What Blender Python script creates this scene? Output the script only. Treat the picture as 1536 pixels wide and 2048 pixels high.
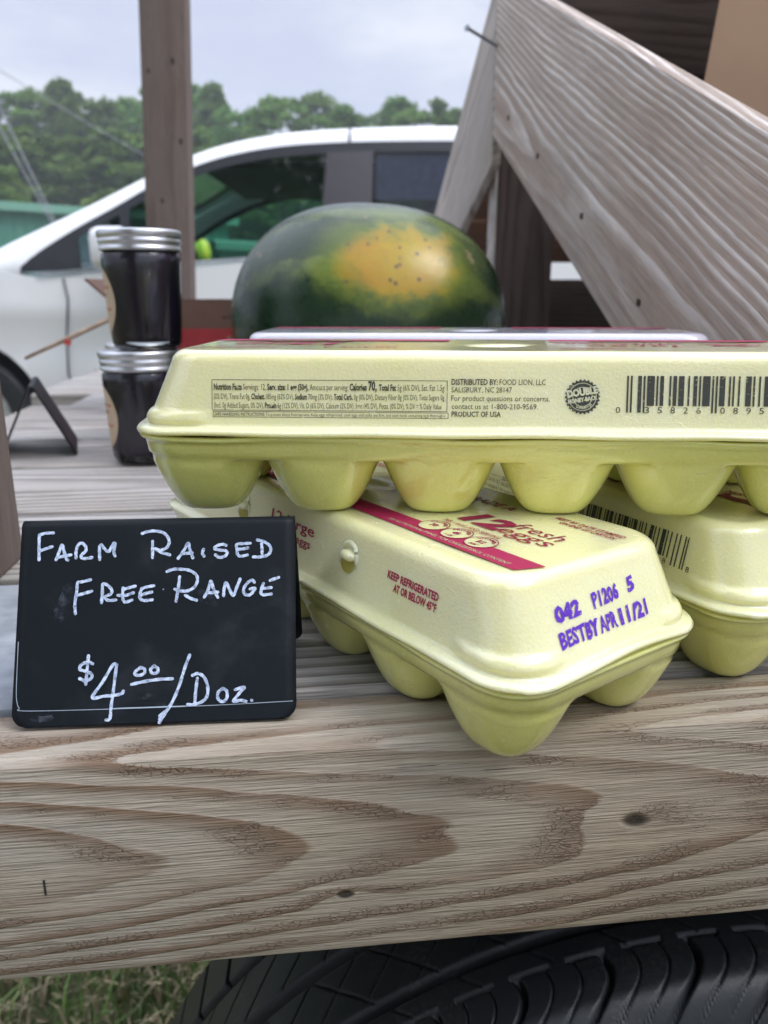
import bpy, bmesh, math, random
import numpy as np
from mathutils import Matrix, Vector
R = math.radians
random.seed(7); rng = np.random.default_rng(7)
sc = bpy.context.scene
for o in list(bpy.data.objects): bpy.data.objects.remove(o)
COL = sc.collection

# ---------------------------------------------------------------- camera, world, sun, exposure
cd = bpy.data.cameras.new("camera"); cam = bpy.data.objects.new("camera", cd); COL.objects.link(cam)
cd.sensor_fit = 'VERTICAL'; cd.sensor_height = 36.0; cd.sensor_width = 27.0
cd.lens = 36.0*1540/2048
cam.location = (0, 0, .1517); cam.rotation_euler = (R(90)-.274, 0, 0)
cd.clip_start = .02; cd.clip_end = 900
cd.dof.use_dof = True; cd.dof.focus_distance = .300; cd.dof.aperture_fstop = 12.5
sc.camera = cam
sc.view_settings.view_transform = 'Standard'; sc.view_settings.look = 'None'
sc.view_settings.exposure = 0.20; sc.view_settings.gamma = 1.0
sc.render.engine = 'CYCLES'
sc.cycles.use_denoising = True
sc.cycles.max_bounces = 10; sc.cycles.transparent_max_bounces = 24; sc.cycles.transmission_bounces = 8
sc.cycles.caustics_reflective = False; sc.cycles.caustics_refractive = False

SUN_EL, SUN_AZ = R(54), R(112)       # azimuth measured clockwise from +Y: high on the right, veiled by cloud
world = bpy.data.worlds.new("World"); sc.world = world; world.use_nodes = True
nt = world.node_tree; nt.nodes.clear()
def wn(t, **k):
    n = nt.nodes.new(t)
    for a, b in k.items(): setattr(n, a, b)
    return n
wo = wn('ShaderNodeOutputWorld'); bg = wn('ShaderNodeBackground'); bg.inputs['Strength'].default_value = .1
sky = wn('ShaderNodeTexSky', sky_type='NISHITA', sun_disc=False, sun_elevation=SUN_EL, sun_rotation=SUN_AZ)
tc = wn('ShaderNodeTexCoord'); sep = wn('ShaderNodeSeparateXYZ'); nt.links.new(tc.outputs['Generated'], sep.inputs[0])
# overcast: brightness rises from horizon to zenith, broken by soft cloud banks
mpn = wn('ShaderNodeMapping'); mpn.inputs['Scale'].default_value = (1, 1, 3.2); mpn.inputs['Location'].default_value = (.35, .1, .0)
nt.links.new(tc.outputs['Generated'], mpn.inputs[0])
no = wn('ShaderNodeTexNoise'); no.inputs['Scale'].default_value = 2.6; no.inputs['Detail'].default_value = 5; no.inputs['Roughness'].default_value = .55
nt.links.new(mpn.outputs[0], no.inputs['Vector'])
rm = wn('ShaderNodeMapRange', interpolation_type='SMOOTHSTEP'); rm.inputs['From Min'].default_value = .36; rm.inputs['From Max'].default_value = .66
nt.links.new(no.outputs['Fac'], rm.inputs['Value'])
mix = wn('ShaderNodeMix', data_type='RGBA'); nt.links.new(rm.outputs[0], mix.inputs['Factor'])
mix.inputs['A'].default_value = (6.0, 6.5, 8.2, 1); mix.inputs['B'].default_value = (8.5, 8.8, 9.7, 1)
grad = wn('ShaderNodeMapRange', interpolation_type='SMOOTHSTEP'); grad.inputs['From Min'].default_value = .30; grad.inputs['From Max'].default_value = .85
grad.inputs['To Min'].default_value = 1.0; grad.inputs['To Max'].default_value = 2.85
nt.links.new(sep.outputs['Z'], grad.inputs['Value'])
ml = wn('ShaderNodeMix', data_type='RGBA', blend_type='MULTIPLY'); ml.inputs['Factor'].default_value = 1
nt.links.new(mix.outputs['Result'], ml.inputs['A']); nt.links.new(grad.outputs[0], ml.inputs['B'])
m2 = wn('ShaderNodeMix', data_type='RGBA'); m2.inputs['Factor'].default_value = .9
nt.links.new(sky.outputs[0], m2.inputs['A']); nt.links.new(ml.outputs['Result'], m2.inputs['B'])
nt.links.new(m2.outputs['Result'], bg.inputs['Color']); nt.links.new(bg.outputs[0], wo.inputs[0])
sd = bpy.data.lights.new("sun", 'SUN'); sd.energy = 1.5; sd.angle = R(25); sd.color = (1, .96, .9)
sun = bpy.data.objects.new("sun", sd); COL.objects.link(sun)
sdir = Vector((math.sin(SUN_AZ)*math.cos(SUN_EL), math.cos(SUN_AZ)*math.cos(SUN_EL), math.sin(SUN_EL)))
sun.rotation_euler = sdir.to_track_quat('Z', 'Y').to_euler(); sun.location = (0, 0, 8)

# ---------------------------------------------------------------- object helpers
def tag(o, label=None, cat=None, group=None, kind=None):
    if label: o['label'] = label
    if cat: o['category'] = cat
    if group: o['group'] = group
    if kind: o['kind'] = kind
    return o
def empty(name, loc, rz=0, label=None, cat=None, group=None):
    o = bpy.data.objects.new(name, None); COL.objects.link(o); o.empty_display_size = .05
    o.location = loc; o.rotation_euler = (0, 0, rz)
    return tag(o, label, cat, group)
def link(name, me, parent=None, loc=(0, 0, 0), rot=(0, 0, 0)):
    o = bpy.data.objects.new(name, me); COL.objects.link(o); o.parent = parent
    o.location = loc; o.rotation_euler = rot
    return o
def mesh(name, verts, faces, mats, smooth=False, midx=None):
    me = bpy.data.meshes.new(name)
    V = np.asarray(verts, dtype=np.float64).reshape(-1, 3)
    if isinstance(faces, np.ndarray):
        k = faces.shape[1]; nf = len(faces)
        me.vertices.add(len(V)); me.vertices.foreach_set('co', V.ravel().astype(np.float32))
        me.loops.add(nf*k); me.loops.foreach_set('vertex_index', faces.ravel().astype(np.int32))
        me.polygons.add(nf); me.polygons.foreach_set('loop_start', (np.arange(nf)*k).astype(np.int32))
        me.polygons.foreach_set('loop_total', np.full(nf, k, dtype=np.int32))
        me.update(calc_edges=True); me.validate()
    else:
        me.from_pydata(V.tolist(), [], faces); me.update()
    for m in (mats if isinstance(mats, (list, tuple)) else [mats]): me.materials.append(m)
    if smooth: me.polygons.foreach_set('use_smooth', np.ones(len(me.polygons), dtype=bool))
    if midx is not None: me.polygons.foreach_set('material_index', np.asarray(midx, dtype=np.int32))
    me.update()
    return me
def obj(name, verts, faces, mats, parent=None, smooth=False, loc=(0, 0, 0), rot=(0, 0, 0), midx=None):
    return link(name, mesh(name, verts, faces, mats, smooth, midx), parent, loc, rot)
class MB:
    """collects simple shapes into one mesh"""
    def __init__(s): s.v = []; s.f = []
    def add(s, v, f):
        b = len(s.v); s.v += [tuple(map(float, p)) for p in v]; s.f += [tuple(int(i)+b for i in q) for q in f]
    def box(s, c, d, rot=None, bev=0):
        bm = bmesh.new(); bmesh.ops.create_cube(bm, size=1)
        bmesh.ops.scale(bm, vec=d, verts=bm.verts)
        if bev: bmesh.ops.bevel(bm, geom=bm.edges[:], offset=bev, segments=2, profile=.5, affect='EDGES')
        M = Matrix.Translation(c) @ (rot.to_4x4() if rot else Matrix.Identity(4))
        bm.verts.index_update()
        s.add([M @ v.co for v in bm.verts], [[v.index for v in f.verts] for f in bm.faces]); bm.free()
    def lathe(s, prof, n=48, M=None, cap=True):
        v = []; f = []; k = len(prof)
        for i in range(n):
            a = 2*math.pi*i/n
            for r, z in prof: v.append(Vector((r*math.cos(a), r*math.sin(a), z)))
        for i in range(n):
            j = (i+1) % n
            for q in range(k-1): f.append((i*k+q, j*k+q, j*k+q+1, i*k+q+1))
        if cap:
            f.append([i*k for i in range(n)][::-1]); f.append([i*k+k-1 for i in range(n)])
        if M is not None: v = [M @ p for p in v]
        s.add(v, f)
    def tube(s, pts, r, n=10):
        pts = [Vector(p) for p in pts]; v = []; f = []
        rs = r if isinstance(r, (list, tuple)) else [r]*len(pts)
        for i, p in enumerate(pts):
            d = (pts[min(i+1, len(pts)-1)]-pts[max(i-1, 0)]).normalized()
            u = d.cross(Vector((0, 0, 1)) if abs(d.z) < .9 else Vector((1, 0, 0))).normalized(); w = d.cross(u)
            for k in range(n):
                a = 2*math.pi*k/n; v.append(p+(u*math.cos(a)+w*math.sin(a))*rs[i])
        for i in range(len(pts)-1):
            for k in range(n): f.append((i*n+k, i*n+(k+1) % n, (i+1)*n+(k+1) % n, (i+1)*n+k))
        f.append(list(range(n))[::-1]); f.append([(len(pts)-1)*n+k for k in range(n)])
        s.add(v, f)
    def prism(s, poly, h0, h1, fn):
        """polygon (a,b) extruded between h0 and h1; fn(a,b,h)->xyz"""
        n = len(poly)
        v = [fn(a, b, h0) for a, b in poly]+[fn(a, b, h1) for a, b in poly]
        s.add(v, [list(range(n))[::-1], [n+i for i in range(n)]]+[(i, (i+1) % n, n+(i+1) % n, n+i) for i in range(n)])
    def build(s, name, mat, parent=None, smooth=False, **k):
        o = obj(name, s.v, s.f, mat, parent, smooth, **k)
        bm = bmesh.new(); bm.from_mesh(o.data); bmesh.ops.recalc_face_normals(bm, faces=bm.faces); bm.to_mesh(o.data); bm.free()
        return o
def auto_smooth(o, deg=35):
    me = o.data; me.polygons.foreach_set('use_smooth', np.ones(len(me.polygons), dtype=bool))
    bm = bmesh.new(); bm.from_mesh(me)
    for e in bm.edges:
        if len(e.link_faces) == 2 and e.calc_face_angle(0) > R(deg): e.smooth = False
    bm.to_mesh(me); bm.free(); return o

# ---------------------------------------------------------------- materials
def srgb(r, g, b):
    f = lambda c: (c/255/12.92) if c <= 10 else ((c/255+.055)/1.055)**2.4
    return (f(r), f(g), f(b), 1)
class NT:
    def __init__(s, name):
        s.m = bpy.data.materials.new(name); s.m.use_nodes = True; s.t = s.m.node_tree
        s.b = s.t.nodes['Principled BSDF']; s.out = s.t.nodes['Material Output']
    def n(s, t, **k):
        n = s.t.nodes.new(t)
        for a, b in k.items(): setattr(n, a, b)
        return n
    def put(s, sock, v):
        if isinstance(v, (int, float)): sock.default_value = v
        elif isinstance(v, (tuple, list)): sock.default_value = v if len(v) == len(sock.default_value) else tuple(v)[:len(sock.default_value)]
        else: s.t.links.new(v, sock)
    def M(s, op, a, b=None, c=None):
        n = s.n('ShaderNodeMath', operation=op); s.put(n.inputs[0], a)
        if b is not None: s.put(n.inputs[1], b)
        if c is not None: s.put(n.inputs[2], c)
        return n.outputs[0]
    def step(s, v, a, b, lo=0., hi=1.):
        n = s.n('ShaderNodeMapRange', interpolation_type='SMOOTHSTEP')
        s.put(n.inputs['Value'], v); n.inputs['From Min'].default_value = a; n.inputs['From Max'].default_value = b
        n.inputs['To Min'].default_value = lo; n.inputs['To Max'].default_value = hi
        return n.outputs[0]
    def mix(s, f, a, b, mode='MIX'):
        n = s.n('ShaderNodeMix', data_type='RGBA', blend_type=mode)
        s.put(n.inputs['Factor'], f); s.put(n.inputs['A'], a); s.put(n.inputs['B'], b); return n.outputs['Result']
    def xyz(s, x, y, z):
        n = s.n('ShaderNodeCombineXYZ'); s.put(n.inputs[0], x); s.put(n.inputs[1], y); s.put(n.inputs[2], z); return n.outputs[0]
    def split(s, v):
        n = s.n('ShaderNodeSeparateXYZ'); s.put(n.inputs[0], v); return n.outputs
    def noise(s, v, scale=1., detail=2., rough=.5):
        n = s.n('ShaderNodeTexNoise'); s.put(n.inputs['Vector'], v); n.inputs['Scale'].default_value = scale
        n.inputs['Detail'].default_value = detail; n.inputs['Roughness'].default_value = rough; return n.outputs['Fac']
    def vor(s, v, scale=1., feature='DISTANCE_TO_EDGE'):
        n = s.n('ShaderNodeTexVoronoi', feature=feature); s.put(n.inputs['Vector'], v); n.inputs['Scale'].default_value = scale; return n.outputs['Distance']
    def oc(s): return s.n('ShaderNodeTexCoord').outputs['Object']
    def rnd(s): return s.n('ShaderNodeObjectInfo').outputs['Random']
    def bump(s, h, strength=.5, dist=.001):
        n = s.n('ShaderNodeBump'); s.put(n.inputs['Height'], h); n.inputs['Strength'].default_value = strength
        n.inputs['Distance'].default_value = dist; s.t.links.new(n.outputs[0], s.b.inputs['Normal'])
    def set(s, **k):
        for a, v in k.items(): s.put(s.b.inputs[a.replace('_', ' ')], v)
        return s
def simple(name, col, rough=.5, metal=0., var=.12, vs=30., bump=0., bs=200., bd=.0005, **k):
    t = NT(name)
    v = t.noise(t.oc(), vs, 4)
    dk = tuple(c*(1-var) for c in col[:3])+(1,); lt = tuple(min(1, c*(1+var)) for c in col[:3])+(1,)
    t.set(Base_Color=t.mix(t.step(v, .3, .7), dk, lt), Roughness=rough, Metallic=metal, **k)
    if bump: t.bump(t.noise(t.oc(), bs, 3), bump, bd)
    return t.m
def wood(name, early, late, grey, ring=.006, s=.06, d=.04, vc=0., face='Z', warp=.010, greyamt=.6, crackle=.0, fiber=1., bump=.6,
         rand=1., knots=(), dirt=0., ringmix=1., lo=.35, wf=1., broad=0.):
    """growth rings round a pith that runs slightly askew of the board's length (local X)"""
    t = NT(name); P = t.oc(); x, y, z = t.split(P); r0 = t.rnd()
    rr = t.M('MULTIPLY', r0, rand)
    off = t.M('MULTIPLY', rr, 61.7)
    v, w = (y, z) if face == 'Z' else (z, y)
    if face == 'Y': w = t.M('MULTIPLY', y, -1.)
    nA = t.noise(t.xyz(t.M('MULTIPLY_ADD', x, 5.*wf, off), t.M('MULTIPLY', y, 16.*wf), t.M('MULTIPLY', z, 16.*wf)), 1., 3, .5)
    nB = t.noise(t.xyz(t.M('MULTIPLY_ADD', x, 22.*wf, off), t.M('MULTIPLY', y, 90.*wf), t.M('MULTIPLY', z, 90.*wf)), 1., 3, .6)
    r2 = t.M('FRACT', t.M('MULTIPLY', rr, 7.31)); r3 = t.M('FRACT', t.M('MULTIPLY', rr, 13.77))
    vv = t.M('SUBTRACT', v, t.M('ADD', vc, t.M('MULTIPLY', r2, .05)))
    dd = t.M('ADD', t.M('ADD', w, d), t.M('ADD', t.M('MULTIPLY', x, s), t.M('MULTIPLY', r3, .03)))
    r = t.M('SQRT', t.M('ADD', t.M('MULTIPLY', vv, vv), t.M('MULTIPLY', dd, dd)))
    r = t.M('ADD', r, t.M('MULTIPLY_ADD', nA, warp, -warp/2)); r = t.M('ADD', r, t.M('MULTIPLY_ADD', nB, .0022, -.0011))
    kd = None
    for kx, kv, kr, ka in knots:
        dx = t.M('MULTIPLY', t.M('SUBTRACT', x, kx), .38); dv = t.M('SUBTRACT', v, kv)
        q = t.M('SQRT', t.M('ADD', t.M('MULTIPLY', dx, dx), t.M('MULTIPLY', dv, dv)))
        e = t.step(q, 0., kr*3.2, 1., 0.)
        r = t.M('ADD', r, t.M('MULTIPLY', e, ka))
        dx2 = t.M('MULTIPLY', t.M('SUBTRACT', x, kx), .55)
        q2 = t.M('ADD', t.M('SQRT', t.M('ADD', t.M('MULTIPLY', dx2, dx2), t.M('MULTIPLY', dv, dv))), t.M('MULTIPLY_ADD', nB, .003, -.0015))
        k = t.step(q2, kr*.35, kr*.8, 1., 0.); kd = k if kd is None else t.M('MAXIMUM', kd, k)
    ph = t.M('FRACT', t.M('DIVIDE', r, ring))
    lat = t.M('MULTIPLY', t.step(ph, lo, .88), t.step(ph, .92, 1., 1., 0.))
    nC = t.noise(t.xyz(t.M('MULTIPLY_ADD', x, 9., off), t.M('MULTIPLY', y, 30.), t.M('MULTIPLY', z, 30.)), 1., 2)
    lat = t.M('MULTIPLY', lat, t.step(nC, .25, .62, .35, 1.))
    lat = t.M('MULTIPLY', lat, ringmix)
    if broad:
        nW = t.noise(t.xyz(t.M('MULTIPLY_ADD', x, 1.2, off), t.M('MULTIPLY', y, broad), t.M('MULTIPLY', z, broad)), 1., 2)
        lat = t.M('MULTIPLY', lat, t.step(nW, .36, .54, .38, 1.))
    fib = t.step(t.noise(t.xyz(t.M('MULTIPLY_ADD', x, 34., off), t.M('MULTIPLY', y, 1150.), t.M('MULTIPLY', z, 1150.)), 1., 3, .6), .28, .72)
    fib2 = t.step(t.noise(t.xyz(t.M('MULTIPLY_ADD', x, 9., off), t.M('MULTIPLY', y, 260.), t.M('MULTIPLY', z, 260.)), 1., 4, .65), .25, .75)
    nG = t.noise(t.xyz(t.M('MULTIPLY_ADD', x, 4., off), t.M('MULTIPLY', y, 7.), t.M('MULTIPLY', z, 7.)), 1., 4, .6)
    col = t.mix(t.M('MULTIPLY', t.step(nG, .3, .65), greyamt), early, grey)
    col = t.mix(lat, col, late)
    col = t.mix(1., col, t.mix(fib, (1-.17*fiber,)*3+(1,), (1+.17*fiber,)*3+(1,)), 'MULTIPLY')
    col = t.mix(1., col, t.mix(fib2, (1-.13*fiber,)*3+(1,), (1+.13*fiber,)*3+(1,)), 'MULTIPLY')
    # drying cracks along the grain
    cr = t.noise(t.xyz(t.M('MULTIPLY_ADD', x, 12., off), t.M('MULTIPLY', y, 330.), t.M('MULTIPLY', z, 330.)), 1., 4, .7)
    crm = t.step(cr, .655, .70)
    col = t.mix(t.M('MULTIPLY', crm, .75), col, tuple(c*.25 for c in late[:3])+(1,))
    h = t.M('MULTIPLY_ADD', lat, .5, t.M('MULTIPLY', fib2, .5)); h = t.M('ADD', h, t.M('MULTIPLY', fib, .35)); h = t.M('SUBTRACT', h, crm)
    if crackle:
        wx = t.M('ADD', x, t.M('MULTIPLY', t.M('SUBTRACT', nB, .5), .02))
        vo = t.vor(t.xyz(t.M('MULTIPLY', wx, 300.), t.M('MULTIPLY', y, 760.), t.M('MULTIPLY', z, 760.)), 1.)
        br = t.M('MULTIPLY', t.step(vo, .0, .075, 1., 0.), t.step(nB, .43, .57))
        br = t.M('MULTIPLY', br, t.M('MULTIPLY', t.step(t.M('ADD', lat, t.M('MULTIPLY', nC, .6)), .36, .75), crackle))
        col = t.mix(t.M('MULTIPLY', br, .62), col, tuple(c*.42 for c in late[:3])+(1,)); h = t.M('SUBTRACT', h, t.M('MULTIPLY', br, .8))
    if dirt:
        dn = t.noise(P, 60., 4, .7); col = t.mix(t.M('MULTIPLY', t.step(dn, .62, .72), dirt), col, (.05, .045, .04, 1))
    if kd is not None:
        col = t.mix(t.M('MULTIPLY', kd, .9), col, (.03, .022, .018, 1)); h = t.M('SUBTRACT', h, t.M('MULTIPLY', kd, 1.5))
    t.set(Base_Color=col, Roughness=.75); t.b.inputs['Specular IOR Level'].default_value = .25
    t.bump(h, bump, .0012)
    return t.m
def glassy(name, tint, rough=.02, refl=1.0, trans=1.0):
    """thin pane: tinted see-through plus a Fresnel mirror"""
    t = NT(name); t.t.nodes.remove(t.b)
    tr = t.n('ShaderNodeBsdfTransparent'); tr.inputs[0].default_value = tint
    gl = t.n('ShaderNodeBsdfGlossy'); gl.inputs['Roughness'].default_value = rough
    lw = t.n('ShaderNodeFresnel'); lw.inputs['IOR'].default_value = 1.5
    ms = t.n('ShaderNodeMixShader'); t.put(ms.inputs[0], t.M('MULTIPLY', lw.outputs[0], refl))
    t.t.links.new(tr.outputs[0], ms.inputs[1]); t.t.links.new(gl.outputs[0], ms.inputs[2]); t.t.links.new(ms.outputs[0], t.out.inputs[0])
    return t.m
def foam(name, base, tint2):
    t = NT(name); P = t.oc()
    n1 = t.noise(P, 25., 3); n2 = t.noise(P, 900., 2); n3 = t.noise(P, 160., 3, .6)
    col = t.mix(t.step(n1, .3, .7), base, tint2)
    col = t.mix(1., col, t.mix(n2, (.93, .93, .93, 1), (1.05, 1.05, 1.05, 1)), 'MULTIPLY')
    # fine crease lines
    vo = t.vor(t.mix(.06, P, t.n('ShaderNodeTexNoise').outputs['Color']), 38.)
    cm = t.M('MULTIPLY', t.step(vo, 0., .012, 1., 0.), t.step(n1, .52, .62))
    t.set(Base_Color=col, Roughness=t.M('MULTIPLY_ADD', n3, .18, .15), Coat_Weight=1., Coat_Roughness=.09, Subsurface_Weight=.5,
          Subsurface_Radius=(1., .8, .25), Subsurface_Scale=.008)
    t.b.inputs['Specular IOR Level'].default_value = .6
    h = t.M('ADD', t.M('MULTIPLY', n2, .4), t.M('ADD', t.M('MULTIPLY', n3, .35), t.M('MULTIPLY', cm, .8)))
    t.bump(h, .42, .0010)
    return t.m
def ink(name, col, wear=.55, scale=900.):
    """printed ink with small unprinted specks where it did not take"""
    t = NT(name); n = t.noise(t.oc(), scale, 3, .6)
    t.set(Base_Color=col, Roughness=.55); t.b.inputs['Specular IOR Level'].default_value = .25
    tr = t.n('ShaderNodeBsdfTransparent'); ms = t.n('ShaderNodeMixShader')
    t.put(ms.inputs[0], t.step(n, wear, wear+.1, 1., .15)); t.t.links.new(tr.outputs[0], ms.inputs[1]); t.t.links.new(t.b.outputs[0], ms.inputs[2])
    t.t.links.new(ms.outputs[0], t.out.inputs[0])
    return t.m

M_foam = foam('yellow_foam', (.79, .77, .43, 1), (.83, .805, .49, 1))
M_tray = foam('yellow_green_foam', (.735, .74, .225, 1), (.785, .775, .28, 1))
M_foamw = foam('white_foam', (.52, .51, .60, 1), (.56, .55, .63, 1))
M_black = ink('black_ink', (.055, .06, .05, 1), .60)
M_mag = ink('magenta_ink', (.34, .016, .075, 1), .66)
M_magd = ink('dark_magenta_ink', (.24, .014, .055, 1), .62)
M_purple = ink('purple_ink', (.12, .035, .46, 1), .60, 700.)
M_deck = wood('weathered_deck_wood', (.36, .33, .30, 1), (.17, .15, .135, 1), (.42, .41, .40, 1), ring=.0065, s=.03, d=.06, face='Z', greyamt=.85, bump=.5, dirt=.3)
M_paint = simple('grey_deck_paint', (.30, .33, .37, 1), .6, var=.2, vs=60, bump=.5, bs=120, bd=.002)
M_fascia = wood('front_edge_wood', (.385, .315, .23, 1), (.225, .155, .105, 1), (.42, .38, .325, 1), ring=.0058, s=.10, d=.067, vc=.007, face='Y',
                warp=.012, greyamt=.85, crackle=.62, bump=.9, fiber=.8, rand=0., knots=((-.392, .005, .0052, .0035), (-.5026, -.018, .0028, .003)), lo=.28)
M_rafter = wood('grooved_rafter_wood', (.36, .285, .235, 1), (.74, .69, .66, 1), (.41, .345, .30, 1), ring=.0060, s=.006, d=.075, face='Z', warp=.018, greyamt=.7, bump=.6, lo=.36, wf=.5, broad=26.)
M_brace = wood('grey_brace_wood', (.46, .41, .37, 1), (.27, .23, .20, 1), (.50, .47, .45, 1), ring=.010, s=.02, d=.05, face='Z', greyamt=.6)
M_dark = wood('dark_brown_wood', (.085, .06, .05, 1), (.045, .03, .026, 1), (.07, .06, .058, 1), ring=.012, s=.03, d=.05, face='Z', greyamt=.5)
M_plank = wood('red_brown_plank_wood', (.26, .14, .09, 1), (.15, .08, .05, 1), (.24, .15, .11, 1), ring=.012, s=.03, d=.05, face='Z', greyamt=.5)
M_post = wood('brown_post_wood', (.19, .145, .125, 1), (.13, .095, .08, 1), (.22, .18, .165, 1), ring=.021, s=.012, d=.05, face='Y', warp=.03, greyamt=.6, ringmix=.55, fiber=.6, rand=.4,
    knots=((-.40, -.018, .006, .004), (-.42, .03, .004, .002), (-.545, -.030, .006, .004), (-.66, .010, .005, .003)))
M_steel = simple('grey_steel', (.28, .32, .36, 1), .35, .9)
M_tyre = simple('tyre_rubber', (.010, .0125, .016, 1), .52, var=.35, vs=40, bump=.25, bs=900, bd=.0006)
t = NT('dusty_tyre_rubber'); P = t.oc(); n1 = t.noise(P, 22., 5, .7); n2 = t.noise(P, 420., 3, .6)
t.set(Base_Color=t.mix(t.M('MULTIPLY', t.step(n1, .45, .75), t.step(n2, .42, .7)), (.010, .0125, .016, 1), (.055, .052, .048, 1)), Roughness=.5); t.bump(n2, .25, .0006); M_tyre = t.m
M_rim = simple('wheel_steel', (.55, .56, .57, 1), .3, .9)
# ---------------------------------------------------------------- ground, grass
GZ = -.80
t = NT('earth_and_turf'); P = t.oc()
c1 = t.mix(t.step(t.noise(P, 9., 5, .65), .35, .65), (.10, .075, .05, 1), (.22, .17, .10, 1))
c2 = t.mix(t.step(t.noise(P, .5, 5), .35, .6), (.05, .085, .02, 1), (.10, .12, .045, 1))
t.set(Base_Color=t.mix(t.step(t.noise(P, 3., 4), .42, .6), c1, c2), Roughness=.95); t.bump(t.noise(P, 60., 4), .6, .02)
N = 60; g = np.sign(np.linspace(-1, 1, N))*np.abs(np.linspace(-1, 1, N))**3*400
gx, gy = np.meshgrid(g, g+60, indexing='ij')
idx = np.arange(N*N).reshape(N, N)
F = np.stack([idx[:-1, :-1], idx[1:, :-1], idx[1:, 1:], idx[:-1, 1:]], -1).reshape(-1, 4)
tag(obj('ground', np.stack([gx.ravel(), gy.ravel(), np.full(N*N, GZ)], -1), F, t.m), 'brown earth and turf below the trailer', 'ground', kind='structure')

def grass():
    t1 = simple('green_grass', (.17, .29, .07, 1), .6, var=.5, vs=7.); t2 = simple('dry_grass', (.50, .42, .26, 1), .8, var=.4, vs=9.)
    V = []; F = []; mi = []
    def blades(n, x0, x1, y0, y1, h0, h1, dry):
        X = rng.uniform(x0, x1, n); Y = rng.uniform(y0, y1, n)
        cl = np.sin(X*17)+np.sin(Y*23+1)+np.sin((X+Y)*11)           # clumps
        for x, y, c in zip(X, Y, cl):
            isdry = rng.random() < dry
            hgt = rng.uniform(h0, h1)*(1+.25*c)*(.8 if isdry else 1); w = rng.uniform(.0012, .0028)
            a = rng.uniform(0, 6.283); lean = rng.uniform(.1, .9)*(1.9 if isdry else 1.1); b = rng.uniform(0, 6.283)
            ca, sa = math.cos(a)*w, math.sin(a)*w; lx, ly = math.cos(b)*hgt*lean, math.sin(b)*hgt*lean
            k = len(V)
            V.extend([(x-ca, y-sa, GZ), (x+ca, y+sa, GZ), (x-ca*.8+lx*.35, y-sa*.8+ly*.35, GZ+hgt*.6), (x+ca*.8+lx*.35, y+sa*.8+ly*.35, GZ+hgt*.6), (x+lx, y+ly, GZ+hgt*(.95 if not isdry else .55))])
            F.extend([(k, k+1, k+3, k+2), (k+2, k+3, k+4)]); mi.extend([1 if isdry else 0]*2)
    blades(11000, -1.1, .1, .6, 1.5, .025, .09, .66)
    blades(9000, -3., 2.5, .2, 3.2, .03, .10, .45)
    blades(9000, -5., 5., 2., 7.5, .04, .12, .3)
    me = bpy.data.meshes.new('grass'); me.from_pydata(V, [], F); me.materials.append(t1); me.materials.append(t2)
    me.polygons.foreach_set('material_index', np.array(mi, dtype=np.int32)); me.update()
    tag(link('grass', me), 'green and dry grass blades on the ground below the trailer', 'grass', kind='stuff')
grass()

# ---------------------------------------------------------------- trailer
TH = R(6.5)
def tnz(t, n, z=0): return Vector((t*math.cos(TH)-n*math.sin(TH), t*math.sin(TH)+n*math.cos(TH), z))
TR = empty('wooden_trailer', tnz(.5, 1.2, GZ), TH, 'weathered grey wooden trailer whose plank deck serves as the sales table', 'trailer')
def L(t, n, z): return (t-.5, n-1.2, z-GZ)
def board(name, t0, t1, n0, n1, z0, z1, mat, parent=TR, bev=.002, base=L):
    m = MB(); m.box((0, 0, 0), (t1-t0, n1-n0, z1-z0), bev=bev)
    return auto_smooth(m.build(name, mat, parent, loc=base((t0+t1)/2, (n0+n1)/2, (z0+z1)/2)))
board('fascia_board', -.37, 1.40, .2375, .2742, -.0895, -.0005, M_fascia, bev=.0035)
edges = [.276, .4185, .561, .7215, .865, 1.0075, 1.15, 1.29, 1.43, 1.57, 1.71, 1.85, 1.99, 2.14]
for i in range(len(edges)-1):
    g0, g1 = edges[i]+(.005 if i in (2, 3) else .002), edges[i+1]-(.005 if i in (1, 2) else .002)
    if i == 0:
        board('deck_board', -.40, -.075, g0, g1, -.038, -.0006, M_paint)['label'] = 'deck board with worn grey paint at its left end'
        board('deck_board', -.073, 1.4, g0, g1, -.038, 0, M_deck)
    else:
        t0 = -.325 if i == 6 else (-.372 if i < 6 else -.42)+.006*math.sin(i*2.3)
        board('deck_board', t0, 1.4, g0, g1, -.038, .0004*math.sin(i*1.7), M_deck)
board('fascia_board', -.37, 1.40, 2.142, 2.178, -.0895, -.0005, M_deck)
for tt in (-.33, .1, .52, .94, 1.36): board('joist', tt-.019, tt+.019, .276, 2.14, -.128, -.0385, M_dark)
def upright(t, n, w, d, h, lean, mat, z0=.0005):
    m = MB(); m.box((0, 0, 0), (h, w, d), bev=.003)     # length along local X for the grain
    o = m.build('post', mat, TR); auto_smooth(o)
    X = Vector((lean, 0, 1)).normalized(); Y = Vector((0, 1, 0)); Z = X.cross(Y); Y = Z.cross(X)
    rot = Matrix((X, Y, Z)).transposed()
    o.matrix_local = Matrix.Translation(Vector(L(t, n, z0))+X*h/2) @ rot.to_4x4()
    return o
upright(-.2682, 1.796, .089, .089, 2.0, .045, M_post)
upright(-.2095, .4165, .089, .089, 2.0, .0, M_post)
upright(1.30, 1.796, .089, .089, 2.0, .0, M_post)
# low dark board along the back of the deck
sb = board('side_board', .40, 1.38, 1.92, 1.958, .0005, .19, M_dark)

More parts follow.
